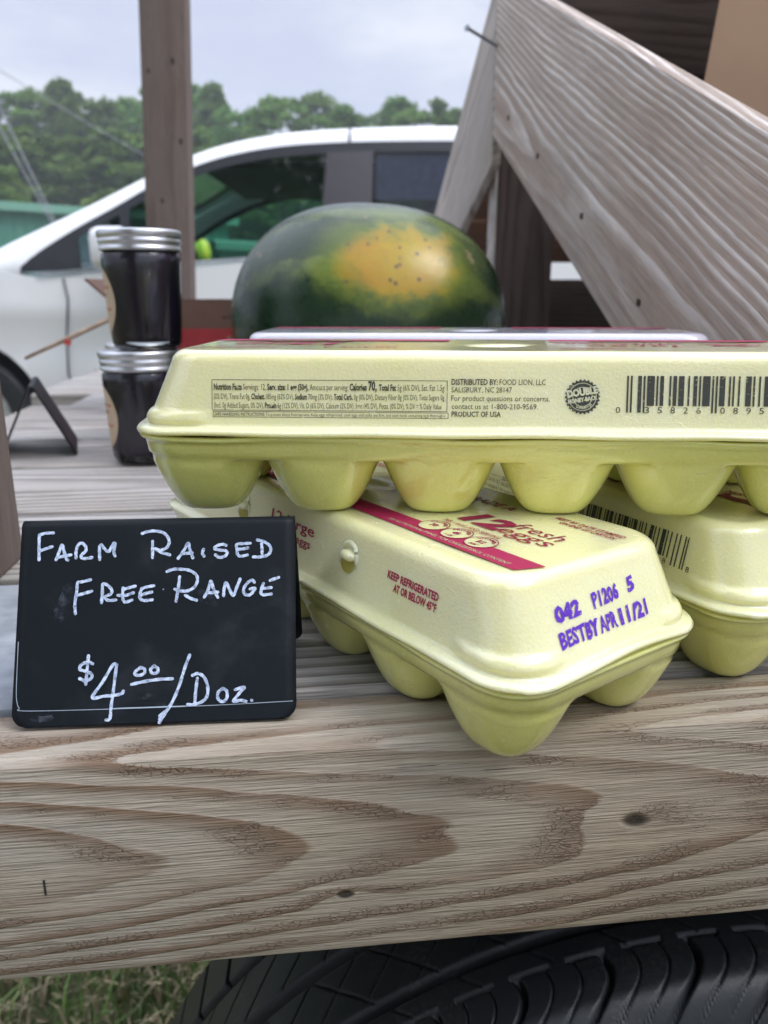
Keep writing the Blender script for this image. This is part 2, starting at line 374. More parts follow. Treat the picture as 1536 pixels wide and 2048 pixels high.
# wheel: tyre tread modelled with its grooves
def wheel(t0, nc, zc, Rr=.33, W=.205):
    wl = empty('wheel', L(t0, nc, zc)); wl.parent = TR
    A = np.concatenate([np.linspace(-62, 62, 1150), np.linspace(62, 298, 160)[1:-1]])*math.pi/180
    vv = np.concatenate([np.linspace(0, W, 190)])
    ths, v = np.meshgrid(A, vv, indexing='ij')                       # v=0 outer face (towards the camera)
    s = np.abs(v-W/2)/(W/2)
    rad = Rr-.004*s**2-.030*np.clip((s-.80)/.20, 0, 1)**2.2
    arc = ths*Rr
    def smooth_band(x, w): return np.clip(1.25-np.abs(x)/w*1.25, 0, 1)
    dep = np.zeros_like(rad)
    for c, w in ((.056, .0040), (.098, .0056), (.142, .005)): dep = np.maximum(dep, .0075*smooth_band(v-c, w))
    gb = np.abs((arc/.028) % 1-.5); dep = np.maximum(dep, .0035*smooth_band(v-.0405, .0014)*(gb < .36))
    per = .042
    curve = arc+.020*((v-.04)/.04)+.06*(np.clip((.04-v)/.04, 0, 1))**2
    ph = ((curve/per) % 1-.5)*per
    sh = (v < .040)
    dep = np.maximum(dep, .0065*smooth_band(ph, .0022)*sh)
    for o_ in (.014, -.014):
        ph2 = (((curve+o_)/per) % 1-.5)*per; dep = np.maximum(dep, .0022*smooth_band(ph2, .0007)*sh*(v > .008))
    c2 = arc+(v-.08)*1.1; ph3 = ((c2/.036) % 1-.5)*.036
    dep = np.maximum(dep, .0022*smooth_band(ph3, .0008)*(v > .043)*(v < .098))
    c3 = arc-(v-.08)*.9; ph4 = ((c3/.030) % 1-.5)*.030
    dep = np.maximum(dep, .0020*smooth_band(ph4, .0007)*(v > .062)*(v < .140)); dep = np.maximum(dep, .005*smooth_band(((arc/.03) % 1-.5)*.03, .0018)*(v > .140))
    rad = rad-dep
    X = rad*np.sin(ths); Z = rad*np.cos(ths); Y = v-W/2
    nA, nV = X.shape; idx = np.arange(nA*nV).reshape(nA, nV); nx = np.roll(idx, -1, axis=0)
    F = np.stack([idx[:, :-1], idx[:, 1:], nx[:, 1:], nx[:, :-1]], -1).reshape(-1, 4)
    obj('tyre', np.stack([X.ravel(), Y.ravel(), Z.ravel()], -1), F, M_tyre, wl, True)
    MX = Matrix.Rotation(R(90), 4, 'X')
    m = MB(); m.lathe([(Rr-.031, -W/2), (Rr-.05, -W/2-.006), (.24, -W/2-.006), (.205, -W/2+.004), (.20, -W/2+.015), (.20, W/2-.015), (.205, W/2-.004), (.24, W/2+.006), (Rr-.05, W/2+.006), (Rr-.031, W/2)], 96, MX, cap=False)
    auto_smooth(m.build('tyre_sidewall', M_tyre, wl))
    m = MB(); m.lathe([(.197, .075), (.203, .08), (.195, .06), (.17, .05), (.12, .03), (.06, .045), (.03, .05)], 64, MX); m.lathe([(.197, -.08), (.19, -.05), (.17, .0), (.16, .05)], 64, MX, cap=False)
    auto_smooth(m.build('rim', M_rim, wl))
    return wl
wheel(.197, .343, GZ+.33)
m = MB(); m.box((0, 0, 0), (.0007, .0004, .0062)); m.build('pencil_mark', simple('pencil_lead', (.02, .02, .02, 1), .6), TR, loc=L(-.0932, .2374, -.0491))

# ---------------------------------------------------------------- A-frame display rack on the deck
RK = empty('display_rack', tnz(.6, 1.2, 0), TH, 'A-frame rack of broad grooved grey boards standing on the deck behind the egg cartons', 'rack')
def LR(t, n, z): return (t-.6, n-1.2, z)
def sloped(name, poly, t0, t1, slope, mat, bev=.0025):
    """board lying in a plane of constant t: polygon (n,z); grain follows the slope direction"""
    D = Vector((0, slope[0], slope[1])).normalized(); T = Vector((1, 0, 0)); U = T.cross(D)       # local X, Y=U, Z=T... right-handed
    Rm = Matrix((D, U, D.cross(U))).transposed()
    c = Vector((0, sum(p[0] for p in poly)/len(poly), sum(p[1] for p in poly)/len(poly)))
    W = Vector((1, 0, 0)); sg = 1 if D.cross(U).dot(T) > 0 else -1
    bm = bmesh.new(); vs = []
    for (n, z) in poly:
        p = Vector((0, n, z))-c; vs.append(bm.verts.new((p.dot(D), p.dot(U), -(t1-t0)/2)))
    f = bm.faces.new(vs); ex = bmesh.ops.extrude_face_region(bm, geom=[f])
    for g in ex['geom']:
        if isinstance(g, bmesh.types.BMVert): g.co.z += (t1-t0)
    bmesh.ops.recalc_face_normals(bm, faces=bm.faces)
    bmesh.ops.bevel(bm, geom=bm.edges[:], offset=bev, segments=2, profile=.5, affect='EDGES')
    me = bpy.data.meshes.new(name); bm.to_mesh(me); bm.free(); me.materials.append(mat)
    o = link(name, me, RK); o.matrix_local = Matrix.Translation(LR((t0+t1)/2, c.y, c.z)) @ Rm.to_4x4()
    return auto_smooth(o)
FR = [(.40, .0005), (.452, .0005), (1.158, .367), (1.158, .566), (.40, .2105)]
BR = [(1.1605, .566), (1.1605, .331), (2.08, .0005), (2.13, .0005), (2.13, .02)]
for k, tt in enumerate((.285, 1.25)):
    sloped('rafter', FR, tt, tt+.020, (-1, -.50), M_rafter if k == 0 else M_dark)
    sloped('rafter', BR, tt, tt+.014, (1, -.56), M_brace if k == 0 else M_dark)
def upright_rack(t, n, w, d, h, mat):
    m = MB(); m.box((0, 0, 0), (h, w, d), bev=.002); o = auto_smooth(m.build('king_post', mat, RK))
    o.matrix_local = Matrix.Translation(LR(t, n, h/2+.0005)) @ Matrix(((0, 1, 0), (0, 0, 1), (1, 0, 0))).to_4x4()
    return o
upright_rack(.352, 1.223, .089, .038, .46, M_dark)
board('lit_face_strip', .3032, .3070, 1.2035, 1.243, .0005, .46, simple('lit_face_wood', (.36, .33, .31, 1), .8, var=.2, vs=40), RK, .0008, LR)  # added pale strip: its colour stands for light on the king post's left face
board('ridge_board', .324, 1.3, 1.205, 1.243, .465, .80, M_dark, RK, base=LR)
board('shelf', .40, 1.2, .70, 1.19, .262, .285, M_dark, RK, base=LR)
# planks on the far slope, seen from below
sn, sz = 1.9-1.26, .235-.46; ln = math.hypot(sn, sz); an = math.atan2(sz, sn)
for k in range(3):
    q = (k+.5)/3; m = MB(); m.box((0, 0, 0), (.86, ln/3-.012, .019), bev=.0015)
    o = auto_smooth(m.build('slope_plank', M_plank, RK, loc=LR(.765, 1.26+sn*q, .46+sz*q), rot=(an, 0, 0)))
# nail sticking out near the ridge, plus small nail heads
m = MB(); m.tube([(.01, .007, -.002), (0, 0, 0), (-.0477, -.032, .0103)], .0022, 8); m.lathe([(.0001, -.001), (.004, -.001), (.004, .001), (.0001, .001)], 12, Matrix.Translation((-.0477, -.032, .0103)) @ Vector((-.0477, -.032, .0103)).to_track_quat('Z', 'Y').to_matrix().to_4x4(), cap=False)
m.build('nail', M_steel, RK, loc=LR(.284, 1.150, .4774))
for n, z in ((1.0728, .3737), (.9373, .3063), (.7808, .2271), (.6334, .1462)):
    m = MB(); m.lathe([(.0001, -.001), (.0032, -.0008), (.0028, .0006), (.0001, .001)], 12, Matrix.Rotation(R(90), 4, 'Y'), cap=False)
    m.build('nail', simple('rusty_nail', (.06, .045, .035, 1), .6, .5) if n > 1.05 else bpy.data.materials['rusty_nail'], RK, loc=LR(.2845, n, z))

# cardboard box on the rack shelf
M_card = simple('tan_cardboard', (.50, .33, .215, 1), .8, var=.06, vs=8, bump=.15, bs=40)
CB = empty('cardboard_box', tnz(.726, .915, .287), TH-R(30), 'plain tan cardboard box at the top right behind the long rafter board', 'cardboard box')
m = MB()
a, b, hh, w = .46, .30, .36, .006
m.box((0, -b/2, hh/2), (a, w, hh)); m.box((0, b/2, hh/2), (a, w, hh)); m.box((-a/2+w/2, 0, hh/2), (w, b-w, hh)); m.box((a/2-w/2, 0, hh/2), (w, b-w, hh)); m.box((0, 0, w/2), (a-2*w, b-w, w))
o = m.build('box_body', M_card, CB, rot=(0, R(5.5), 0), loc=(0, 0, .022))
for sy in (-1, 1):
    m = MB(); m.box((0, sy*b*.25, 0), (a, b/2-.003, .005)); m.build('flap', M_card, CB, loc=(math.sin(R(5.5))*(hh+.003), 0, .022+(hh+.003)), rot=(0, R(5.5), 0))
# ---------------------------------------------------------------- egg cartons
CP, CHl, CHc = .0478, .0323, .0331
CH = CHl+CHc; CFL, CFW, CLt, CWt = .1475, .0525, .131, .0429
CL0, CW0, CZ0 = CFL-.0045, CFW-.0045, CHc+.0045
def rr(hl, hw, r, NL, NS, NC):
    """rounded rectangle with a fixed vertex count, counter-clockwise from the +x side"""
    r = max(min(r, hl-1e-4, hw-1e-4), 2e-4); out = []
    def seg(p, q, n):
        for i in range(n): out.append((p[0]+(q[0]-p[0])*i/n, p[1]+(q[1]-p[1])*i/n))
    def arc(cx, cy, a0, n):
        for i in range(n): a = a0+math.pi/2*i/n; out.append((cx+r*math.cos(a), cy+r*math.sin(a)))
    seg((hl, -hw+r), (hl, hw-r), NS); arc(hl-r, hw-r, 0, NC); seg((hl-r, hw), (-hl+r, hw), NL); arc(-hl+r, hw-r, math.pi/2, NC)
    seg((-hl, hw-r), (-hl, -hw+r), NS); arc(-hl+r, -hw+r, math.pi, NC); seg((-hl+r, -hw), (hl-r, -hw), NL); arc(hl-r, -hw+r, 1.5*math.pi, NC)
    return np.array(out)
def stack(rings):
    k = len(rings[0]); V = np.concatenate(rings); n = len(rings)
    idx = np.arange(n*k).reshape(n, k); nx = np.roll(idx, -1, axis=1)
    F = np.stack([idx[:-1], nx[:-1], nx[1:], idx[1:]], -1).reshape(-1, 4)
    return V, F
def wob(x, y, s=0): return np.sin(x*41+s)*np.cos(y*63+s*2)+.5*np.sin(x*97+y*51+s*3)
def lid_mesh(mat):
    NL, NS, NC = 120, 40, 14; rings = []
    def ring(hl, hw, r, z, fn=None):
        p = rr(hl, hw, r, NL, NS, NC); q = np.column_stack([p, np.full(len(p), z)])
        if fn: q = fn(q)
        rings.append(q)
    def fl(q):
        q = q.copy(); q[:, 2] += .0004*wob(q[:, 0], q[:, 1], 1)+.0006*(np.abs(q[:, 0]) > CFL-.004)*np.cos(q[:, 1]*60)+.0013*(q[:, 0] < -CFL+.012)*np.exp(-((q[:, 1]+.008)/.020)**2)
        k = 1+.0012*wob(q[:, 0]*1.7, q[:, 1], 4); q[:, 0] *= k; q[:, 1] *= k
        return q
    ring(CFL-.004, CFW-.004, .017, CHc+.0004, fl); ring(CFL, CFW, .020, CHc+.0003, fl); ring(CFL+.0003, CFW+.0003, .020, CHc+.0014, fl); ring(CFL-.0004, CFW-.0004, .020, CHc+.0024, fl)
    ring(CL0+.0016, CW0+.0016, .0185, CHc+.0029, fl); ring(CL0+.0005, CW0+.0005, .0178, CHc+.0036)
    def foot(h):
        def f(q):
            d = np.minimum(np.abs(np.abs(q[:, 0])-CL0), 1)          # corner bulge just above the flange
            cx = np.clip((np.abs(q[:, 0])-(CL0-.030))/.008, 0, 1); cy = np.clip((np.abs(q[:, 1])-(CW0-.024))/.008, 0, 1)
            m = np.clip(cx*cy, 0, 1); m = m*m*(3-2*m)
            k = .0019*m*h; n = np.column_stack([np.sign(q[:, 0])*cx, np.sign(q[:, 1])*cy]); n /= np.maximum(np.linalg.norm(n, axis=1), 1e-6)[:, None]
            q = q.copy(); q[:, :2] += n*k[:, None]; return q
        return f
    def wall(f): return (CL0+(CLt-CL0)*f, CW0+(CWt-CW0)*f, .0175-.002*f, CZ0+(CH-CZ0)*f)
    for f, hb in ((0, .45), (.025, .9), (.06, 1.05), (.10, 1.05), (.135, .9), (.16, .55), (.18, .08), (.22, 0), (.33, 0), (.45, 0), (.6, 0), (.75, 0), (.84, 0)): ring(*wall(f), foot(hb))
    f0 = .84; a = np.array(wall(f0)); slope = math.atan2(CH-CZ0, CW0-CWt)        # angle of wall from horizontal
    rad = (CH-a[3])/(1-math.cos(slope))*1.0
    for k in range(1, 9):
        th = slope*(1-k/8); z = CH-rad*(1-math.cos(th)); ins = rad*(math.sin(slope)-math.sin(th))
        ring(a[0]-ins, a[1]-ins, a[2]-ins*.3, z)
    ins0 = rad*math.sin(slope); hl, hw = a[0]-ins0, a[1]-ins0
    n = 15
    for k in range(1, n+1):
        d = (hw-.0004)*k/n
        def top(q):
            q = q.copy(); x, y = q[:, 0], q[:, 1]
            q[:, 2] += -.0026*np.exp(-(((x-.001)/.0115)**2+((y+.003)/.006)**2)**2)+.00018*wob(x, y, 2)
            return q
        ring(hl-d, hw-d, .0145-d, CH, top)
    V, F = stack(rings)
    k = len(rings[0]); base = (len(rings)-1)*k
    # close the thin slot along the middle of the top
    tq = []
    return mesh('lid', V, np.concatenate([F, zip_last(base, NL, NS, NC)]), mat, True)
def zip_last(base, NL, NS, NC):
    """quads that join the two long sides of the innermost ring"""
    i0 = NS+NC; j0 = NS+NC+NL+NC+NS+NC
    out = [(base+i0+i, base+i0+i+1, base+j0+NL-i-1, base+j0+NL-i) for i in range(NL)]
    return np.array(out)
def tray_mesh(mat):
    NL, NS, NC = 230, 72, 16; rings = []
    def ring(hl, hw, r, z):
        p = rr(hl, hw, r, NL, NS, NC); rings.append(np.column_stack([p, np.zeros(len(p))+z]))
    def flw(q):
        q[:, 2] += .0005*wob(q[:, 0]*1.3, q[:, 1], 5); k = 1+.0016*wob(q[:, 0]*2.1, q[:, 1], 7); q[:, 0] *= k; q[:, 1] *= k; return q
    for a in ((CFL-.005, CFW-.005, .016, CHc-.0003), (CFL-.0012, CFW-.0012, .019, CHc-.0004), (CFL-.0009, CFW-.0009, .019, CHc-.0012), (CFL-.0014, CFW-.0014, .019, CHc-.0021)):
        ring(*a); rings[-1] = flw(rings[-1])
    ring(.1450, .0500, .0182, CHc-.0026); ring(.1446, .0496, .018, CHc-.0045); ring(.1441, .0491, .018, CHc-.0082); ring(.1431, .0481, .0178, CHc-.0090)
    hl, hw = .1428, .0478; n = 46
    def depth(x, y):
        D = np.full(len(x), .0098)
        for i in range(6):
            for sy in (-1, 1):
                cx, cy = (i-2.5)*CP, sy*.0284
                q = (np.abs((x-cx)/.0240)**2.5+np.abs((y-cy)/.0200)**2.5)**(1/2.5)
                tt = np.clip((q-.46)/.54, 0, 1)
                d = .0105+(CHc-.0105)*(1-tt**1.55)
                d = np.where(q > 1, .0098, d)
                D = np.maximum(D, d)
        # pillar recess between neighbours on the outer wall, raised web in the middle
        mid = np.exp(-(y/.006)**2)*np.exp(-((((x/CP)+.5) % 1-.5)*CP/.010)**2)
        return np.minimum(D, CHc)-.006*mid*0
    for k in range(n+1):
        d = (hw-.0004)*k/n
        p = rr(hl-d, hw-d, .0175-d, NL, NS, NC); rings.append(np.column_stack([p, CHc-depth(p[:, 0], p[:, 1])]))
    V, F = stack(rings); k = len(rings[0])
    F = np.concatenate([F, zip_last((len(rings)-1)*k, NL, NS, NC)])
    # light smoothing so the cups blend into the web
    nr = len(rings); G = V[8*k:].reshape(nr-8, k, 3).copy()
    for _ in range(2):
        H = G.copy(); H[1:-1, :, 2] = (G[:-2, :, 2]+G[2:, :, 2]+2*G[1:-1, :, 2])/4
        H[:, :, 2] = (np.roll(H[:, :, 2], 1, 1)+np.roll(H[:, :, 2], -1, 1)+2*H[:, :, 2])/4; H[0] = G[0]; G = H
    V[8*k:] = G.reshape(-1, 3)
    return mesh('tray', V, F[:, ::-1], mat, True)

# lettering ---------------------------------------------------------------
TXT = {}
def text2d(body, bold=0., spacing=1.):
    key = (body, bold, spacing)
    if key in TXT: return TXT[key]
    cu = bpy.data.curves.new('lettering', 'FONT'); cu.body = body; cu.size = 1; cu.offset = bold; cu.space_character = spacing
    cu.resolution_u = 2; cu.fill_mode = 'FRONT'
    o = bpy.data.objects.new('lettering', cu); COL.objects.link(o)
    dg = bpy.context.evaluated_depsgraph_get(); me = o.evaluated_get(dg).to_mesh()
    v = np.array([p.co[:2] for p in me.vertices]).reshape(-1, 2); f = [list(p.vertices) for p in me.polygons]
    bpy.data.objects.remove(o); bpy.data.curves.remove(cu)
    TXT[key] = (v, f); return v, f
CAP = text2d('H')[0][:, 1].max()
class Print:
    """flat lettering and marks, in millimetres on a frame (a to the right, b up)"""
    def __init__(s, frame): s.fr = frame; s.m = MB()
    def poly(s, pts, lift=0): s.m.add([s.fr(a, b, lift) for a, b in pts], [list(range(len(pts)))])
    def rect(s, a0, b0, a1, b1, lift=0): s.poly([(a0, b0), (a1, b0), (a1, b1), (a0, b1)], lift)
    def frame(s, a0, b0, a1, b1, w): s.rect(a0, b0, a1, b0+w); s.rect(a0, b1-w, a1, b1); s.rect(a0, b0+w, a0+w, b1-w); s.rect(a1-w, b0+w, a1, b1-w)
    def text(s, body, a0, b, cap, a1=None, bold=0., shear=0., warp=None, lift=0, right=None, ang=0.):
        v, f = text2d(body, bold); v = v.copy()
        v[:, 0] -= v[:, 0].min(); k = cap/CAP; w = v[:, 0].max()
        kx = (a1-a0)/w if a1 is not None else k
        p = np.column_stack([v[:, 0]*kx+v[:, 1]*k*shear, v[:, 1]*k])
        if ang: c_, s_ = math.cos(ang), math.sin(ang); p = p @ np.array([[c_, s_], [-s_, c_]])
        p += [a0, b]
        if warp: p = np.array([warp(*q) for q in p])
        s.m.add([s.fr(a, b_, lift) for a, b_ in p], f); return w*kx
    def ring(s, a, b, r0, r1, n=40, lift=0, fn0=None, fn1=None):
        pts = []
        v = []; f = []
        for i in range(n):
            t_ = 2*math.pi*i/n; e = (r1[i % len(r1)] if isinstance(r1, list) else r1)
            v += [s.fr(a+r0*math.cos(t_), b+r0*math.sin(t_), lift), s.fr(a+e*math.cos(t_), b+e*math.sin(t_), lift)]
        for i in range(n): j = (i+1) % n; f.append((2*i, 2*i+1, 2*j+1, 2*j))
        s.m.add(v, f)
    def arc_text(s, body, a, b, r, mid, cap, bold=0., top=True, lift=0, span=None):
        v, f = text2d(body, bold); v = v.copy(); k = cap/CAP; v[:, 0] -= (v[:, 0].min()+v[:, 0].max())/2
        w = (v[:, 0].max()-v[:, 0].min())*k; kx = k if span is None else k*(span*r)/w
        out = []
        for x, y in v:
            if top: t_ = mid-x*kx/r; q = r+y*k
            else: t_ = mid+x*kx/r; q = r-y*k
            out.append(s.fr(a+q*math.cos(t_), b+q*math.sin(t_), lift))
        s.m.add(out, f)
    def build(s, name, mat, parent): return obj(name, s.m.v, s.m.f, mat, parent)
wl = Vector((0, CWt-CW0, CH-CZ0)); wl.normalize()
LIFT = .00022
def f_front(a, b, l=0): return (-a/1000, CW0+wl.y*b/1000+wl.z*(LIFT+l), CZ0+wl.z*b/1000-wl.y*(LIFT+l))
def f_back(a, b, l=0): return (a/1000, -(CW0+wl.y*b/1000+wl.z*(LIFT+l)), CZ0+wl.z*b/1000-wl.y*(LIFT+l))
el = Vector((CLt-CL0, 0, CH-CZ0)); el.normalize()
def f_end(a, b, l=0): return (-(CL0+el.x*b/1000+el.z*(LIFT+l)), -a/1000, CZ0+el.z*b/1000-el.x*(LIFT+l))
def f_top(a, b, l=0): return (-a/1000, -b/1000, CH+LIFT+.0002+l)

def upc(digits):
    Lc = ['0001101', '0011001', '0010011', '0111101', '0100011', '0110001', '0101111', '0111011', '0110111', '0001011']
    Rc = [''.join('1' if c == '0' else '0' for c in q) for q in Lc]
    return '101'+''.join(Lc[int(c)] for c in digits[:6])+'01010'+''.join(Rc[int(c)] for c in digits[6:])+'101'
def print_back(lid):
    p = Print(f_back)
    p.frame(-113, 5.3, -21.5, 17.2, .22); p.frame(-112.6, 2.7, -21.0, 5.0, .2)
    def run(parts, a0, a1, b, cap):
        ws = [(text2d(x, bd)[0][:, 0].max()-text2d(x, bd)[0][:, 0].min()+.30, x, bd, big) for x, bd, big in parts]
        tot = sum(w*big for w, x, bd, big in ws); k = (a1-a0)/tot; a = a0
        for w, x, bd, big in ws: p.text(x, a, b, cap*big, a+(w-.30)*k*big, bold=bd); a += w*k*big
    B = .035
    run([('Nutrition Facts', B, 1), ('Servings: 12,', 0, 1), ('Serv. size: 1 egg (50g),', B, 1), ('Amount per serving:', 0, 1), ('Calories', B, 1.1), ('70,', B, 1.5), ('Total Fat', B, 1), ('5g (6% DV), Sat. Fat 1.5g', 0, 1)], -112.2, -22.2, 13.3, 2.25)
    run([('(8% DV), Trans Fat 0g,', 0, 1), ('Cholest.', B, 1), ('185mg (62% DV),', 0, 1), ('Sodium', B, 1), ('70mg (3% DV),', 0, 1), ('Total Carb.', B, 1), ('0g (0% DV), Dietary Fiber 0g (0% DV), Total Sugars 0g', 0, 1)], -112.2, -22.2, 9.7, 2.1)
    run([('(Incl. 0g Added Sugars, 0% DV),', 0, 1), ('Protein', B, 1), ('6g (12% DV), Vit. D (6% DV), Calcium (2% DV), Iron (4% DV), Potas. (0% DV), % DV = % Daily Value', 0, 1)], -112.2, -23.2, 6.3, 2.1)
    run([('SAFE HANDLING INSTRUCTIONS:', .01, 1), ('To prevent illness from bacteria: Keep eggs refrigerated, cook eggs until yolks are firm, and cook foods containing eggs thoroughly.', 0, 1)], -112, -21.6, 3.25, 1.2)
    run([('DISTRIBUTED BY:', .02, 1), ('FOOD LION, LLC', 0, 1)], -20, 16.4, 15.7, 2.1)
    p.text('SALISBURY, NC 28147', -20, 12.8, 2.0, 3.0); p.text('For product questions or concerns,', -20, 9.6, 2.0, 17.4)
    p.text('contact us at 1-800-210-9569.', -19.8, 6.5, 2.0, 13.0); p.text('PRODUCT OF USA', -19.8, 3.6, 1.9, -1.0, bold=.02)
    p.build('nutrition_print', M_black, lid)
    q = Print(f_back); ca, cb = 29.7, 11.4
    tooth = [6.6, 6.6, 6.05, 6.05]
    q.ring(ca, cb, 5.35, tooth, 104); q.ring(ca, cb, 0., 5.0, 40)
    q.build('guarantee_seal', M_black, lid)
    q = Print(f_back)
    q.text('DOUBLE', ca-5.7, cb-.3, 2.5, ca+6.0, bold=.06, lift=.00012, ang=.16); q.text('MONEY-BACK', ca-5.3, cb-2.7, 1.5, ca+5.9, bold=.05, lift=.00012, ang=.16)
    q.arc_text('GUARANTEE', ca, cb, 4.6, R(-80), 1.1, bold=.03, top=False, lift=.00012, span=1.5)
    q.ring(ca, cb, 3.5, 3.75, 40, lift=.0001)
    q.build('seal_lettering', M_foam, lid)
    q = Print(f_back); code = upc('035826089588'); a0 = 46.2; mod = .688
    i = 0
    while i < 95:
        if code[i] == '1':
            j = i
            while j < 95 and code[j] == '1': j += 1
            long = i < 10 or i >= 85 or 45 <= i < 50
            q.rect(a0+i*mod, 5.6 if long else 8.2, a0+j*mod, 19.4); i = j
        else: i += 1
    dg = [(42.3, '0')]+[(a0+(3+7*(k+1))*mod+.0, c_) for k, c_ in enumerate('35826')]+[(a0+(50+7*k)*mod+.6, c_) for k, c_ in enumerate('08958')]+[(a0+95*mod+1.4, '8')]
    for a_, c_ in dg: q.text(c_, a_, 5.4, 2.3, a_+1.75)
    q.build('barcode', M_black, lid)
def print_front(lid):
    p = Print(f_front)
    p.text('12 large', -17.5, 15.2, 4.6, 20.6, bold=.012); p.text('white eggs', -12.5, 9.6, 3.6, 18.6, bold=.012)
    p.build('egg_count_lettering', M_mag, lid); p = Print(f_front)
    p.text('KEEP REFRIGERATED', 74.2, 13.7, 2.75, 103.6, bold=.035); p.text('AT OR BELOW 45\u00b0F', 78.6, 9.7, 2.75, 103.2, bold=.035)
    p.build('storage_notice', M_mag, lid)
def print_end(lid):
    p = Print(f_end)
    jit = lambda a, b: (a+.18*math.sin(b*3.1+a*.7), b+.22*math.sin(a*1.3)+.05*(a))
    p.text('042', -24.5, 14.4, 4.8, -12.2, bold=.055, warp=jit); p.text('P1206', -6, 14.4, 4.8, 7.8, bold=.045, warp=jit); p.text('5', 13, 15.0, 4.7, 16.8, bold=.055, warp=jit)
    p.text('BEST', -25.0, 6.0, 5.0, -12.6, bold=.04, warp=jit); p.text('BY', -12.6, 5.8, 5.0, -5.6, bold=.06, warp=jit); p.text('APR', -5.4, 5.7, 5.0, 3.8, bold=.04, warp=jit); p.text('11', 5.2, 5.4, 5.0, 10.8, bold=.06, warp=jit); p.text('/21', 12.0, 5.2, 5.0, 20.6, bold=.05, warp=jit)
    p.build('date_stamp', M_purple, lid)
def print_top(lid):
    p = Print(f_top)                                   # a = -u, b = -v
    for a0, a1, sl in ((18.5, 126, 4.0), (-126, -25.7, 4.0)):
        p = Print(f_top); p.poly([(a0, -31.6), (a1-1.5, -31.6), (a1+2.6-(0 if a1 > 0 else 3), -20.6), (a0+1.0, -20.6)]); p.build('magenta_band', M_mag, lid)
    q = Print(f_top)
    q.text('GRADE A', 41, 18.6, 5.2, 72.5, bold=.02, shear=.2)
    q.text('12', 67.5, -5.6, 12.2, 88.5, bold=.045, shear=.25)
    q.text('fresh', 88, 2.2, 8.2, 112, shear=.2); q.text('eggs', 88, -5.6, 8.0, 113.5, shear=.2)
    q.text('PER 1 EGG (50G) SERVING', 66, -12.4, 2.2, 97.5, bold=.02)
    q.text('BEST BY DATE STAMPED', 91, 25.2, 2.6, 124, bold=.03); q.text('ON END OF CARTON', 96, 21.3, 2.6, 122.5, bold=.03)
    for a, t1, t2, t3 in ((70.2, 'CALORIES', '70', ''), (83.6, 'PROTEIN', '6', 'g 12%*'), (97, 'VITAMIN', 'B12', '20%*')):
        q.ring(a, -20.4, 6.0, 6.45, 48, lift=.0002)
        q.arc_text(t1, a, -20.4, 3.9, R(90), 1.5, bold=.04, lift=.0002, span=2.3); q.text(t2, a-1.9, -21.6, 2.6, a+1.9, bold=.05, lift=.0002)
        if t3: q.text(t3, a-2.4, -24.9, 1.7, a+2.4, bold=.03, lift=.0002)
    q.build('top_lettering', M_magd, lid); q = Print(f_top)     # the other half
    q.text('large', -75, 6.5, 9.0, -38, shear=.2); q.text('white eggs', -83, -6.5, 8.4, -26, shear=.2)
    q.text('EAT, SELL OR USE BY DATE', -52, 28.4, 2.4, -23, bold=.03); q.text('ON END OF CARTON', -50, 25.0, 2.4, -24, bold=.03)
    q.build('top_lettering', M_magd, lid); q = Print(f_top)
    lg = [(-112, 2), (-109, 7), (-105, 6.5), (-101, 8.5), (-95, 8), (-90, 10), (-88, 7.5), (-91, 6), (-92, 2.5), (-88.5, 1), (-93, 0), (-95, 3.5), (-102, 3), (-104, -.5), (-107, -1), (-105.5, 2.5), (-109, 3)]
    q.poly(lg); q.text('FOOD LION', -113, -4.8, 3.0, -88, bold=.05)
    q.build('brand_emblem', M_magd, lid)
    w = Print(f_top)
    for a in (70.2, 83.6, 97): w.ring(a, -20.4, 0, 6.1, 48, lift=.00012)
    w.text('SEE NUTRITIONAL PANEL FOR CHOLESTEROL CONTENT', 52, -29.6, 1.9, 120, bold=.005, lift=.00012)
    w.build('band_lettering', lid.data.materials[0], lid); w = Print(f_top)
    w.text('USDA INSPECTED FOR WHOLESOMENESS', -112, -27.5, 1.9, -50, bold=.005, lift=.00012)
    w.build('band_lettering', lid.data.materials[0], lid)
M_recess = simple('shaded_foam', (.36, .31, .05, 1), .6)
def latch(lid, u):
    le = empty('latch', (0, 0, 0)); le.parent = lid
    def P(a, b, l): return Vector(f_front(-u*1000+a, b, l))
    mat = lid.data.materials[0]
    m = MB(); pts = []                                    # raised arch above the slot
    for i in range(17):
        a_ = math.pi*i/16; pts.append(P(5.6*math.cos(a_), 14.2+5.6*math.sin(a_), -.0009))
    m.tube([P(5.6, 8.5, -.0012)]+pts+[P(-5.6, 8.5, -.0012)], [.0006]+[.0016]*17+[.0006], 10)
    m.build('latch_arch', mat, le, True)
    m = MB(); v = []; f = []                              # dark slot mouth, then the tongue bulging out of it
    m.add([P(4.6*math.cos(2*math.pi*i/24), 11.8+4.0*math.sin(2*math.pi*i/24), .00012) for i in range(24)], [list(range(24))])
    m.build('latch_slot', M_recess, le)
    m = MB(); nu, nv = 20, 10
    v = []; f = []
    for j in range(nv+1):
        ph = math.pi/2*j/nv
        for i in range(nu):
            a_ = 2*math.pi*i/nu; v.append(P(5.0*math.cos(a_)*math.cos(ph), 14.9+2.5*math.sin(a_)*math.cos(ph), .0030*math.sin(ph)-.0004))
    for j in range(nv):
        for i in range(nu): f.append((j*nu+i, j*nu+(i+1) % nu, (j+1)*nu+(i+1) % nu, (j+1)*nu+i))
    m.add(v, f); m.build('latch_tongue', mat, le, True)
def carton(mat):
    root = empty('egg_carton', (0, 0, 0))
    link('tray', tray_mesh(M_tray if mat is M_foam else mat), root)
    lid = link('lid', lid_mesh(mat), root)
    return root, lid
GRP = 'foam egg cartons stacked on the deck'
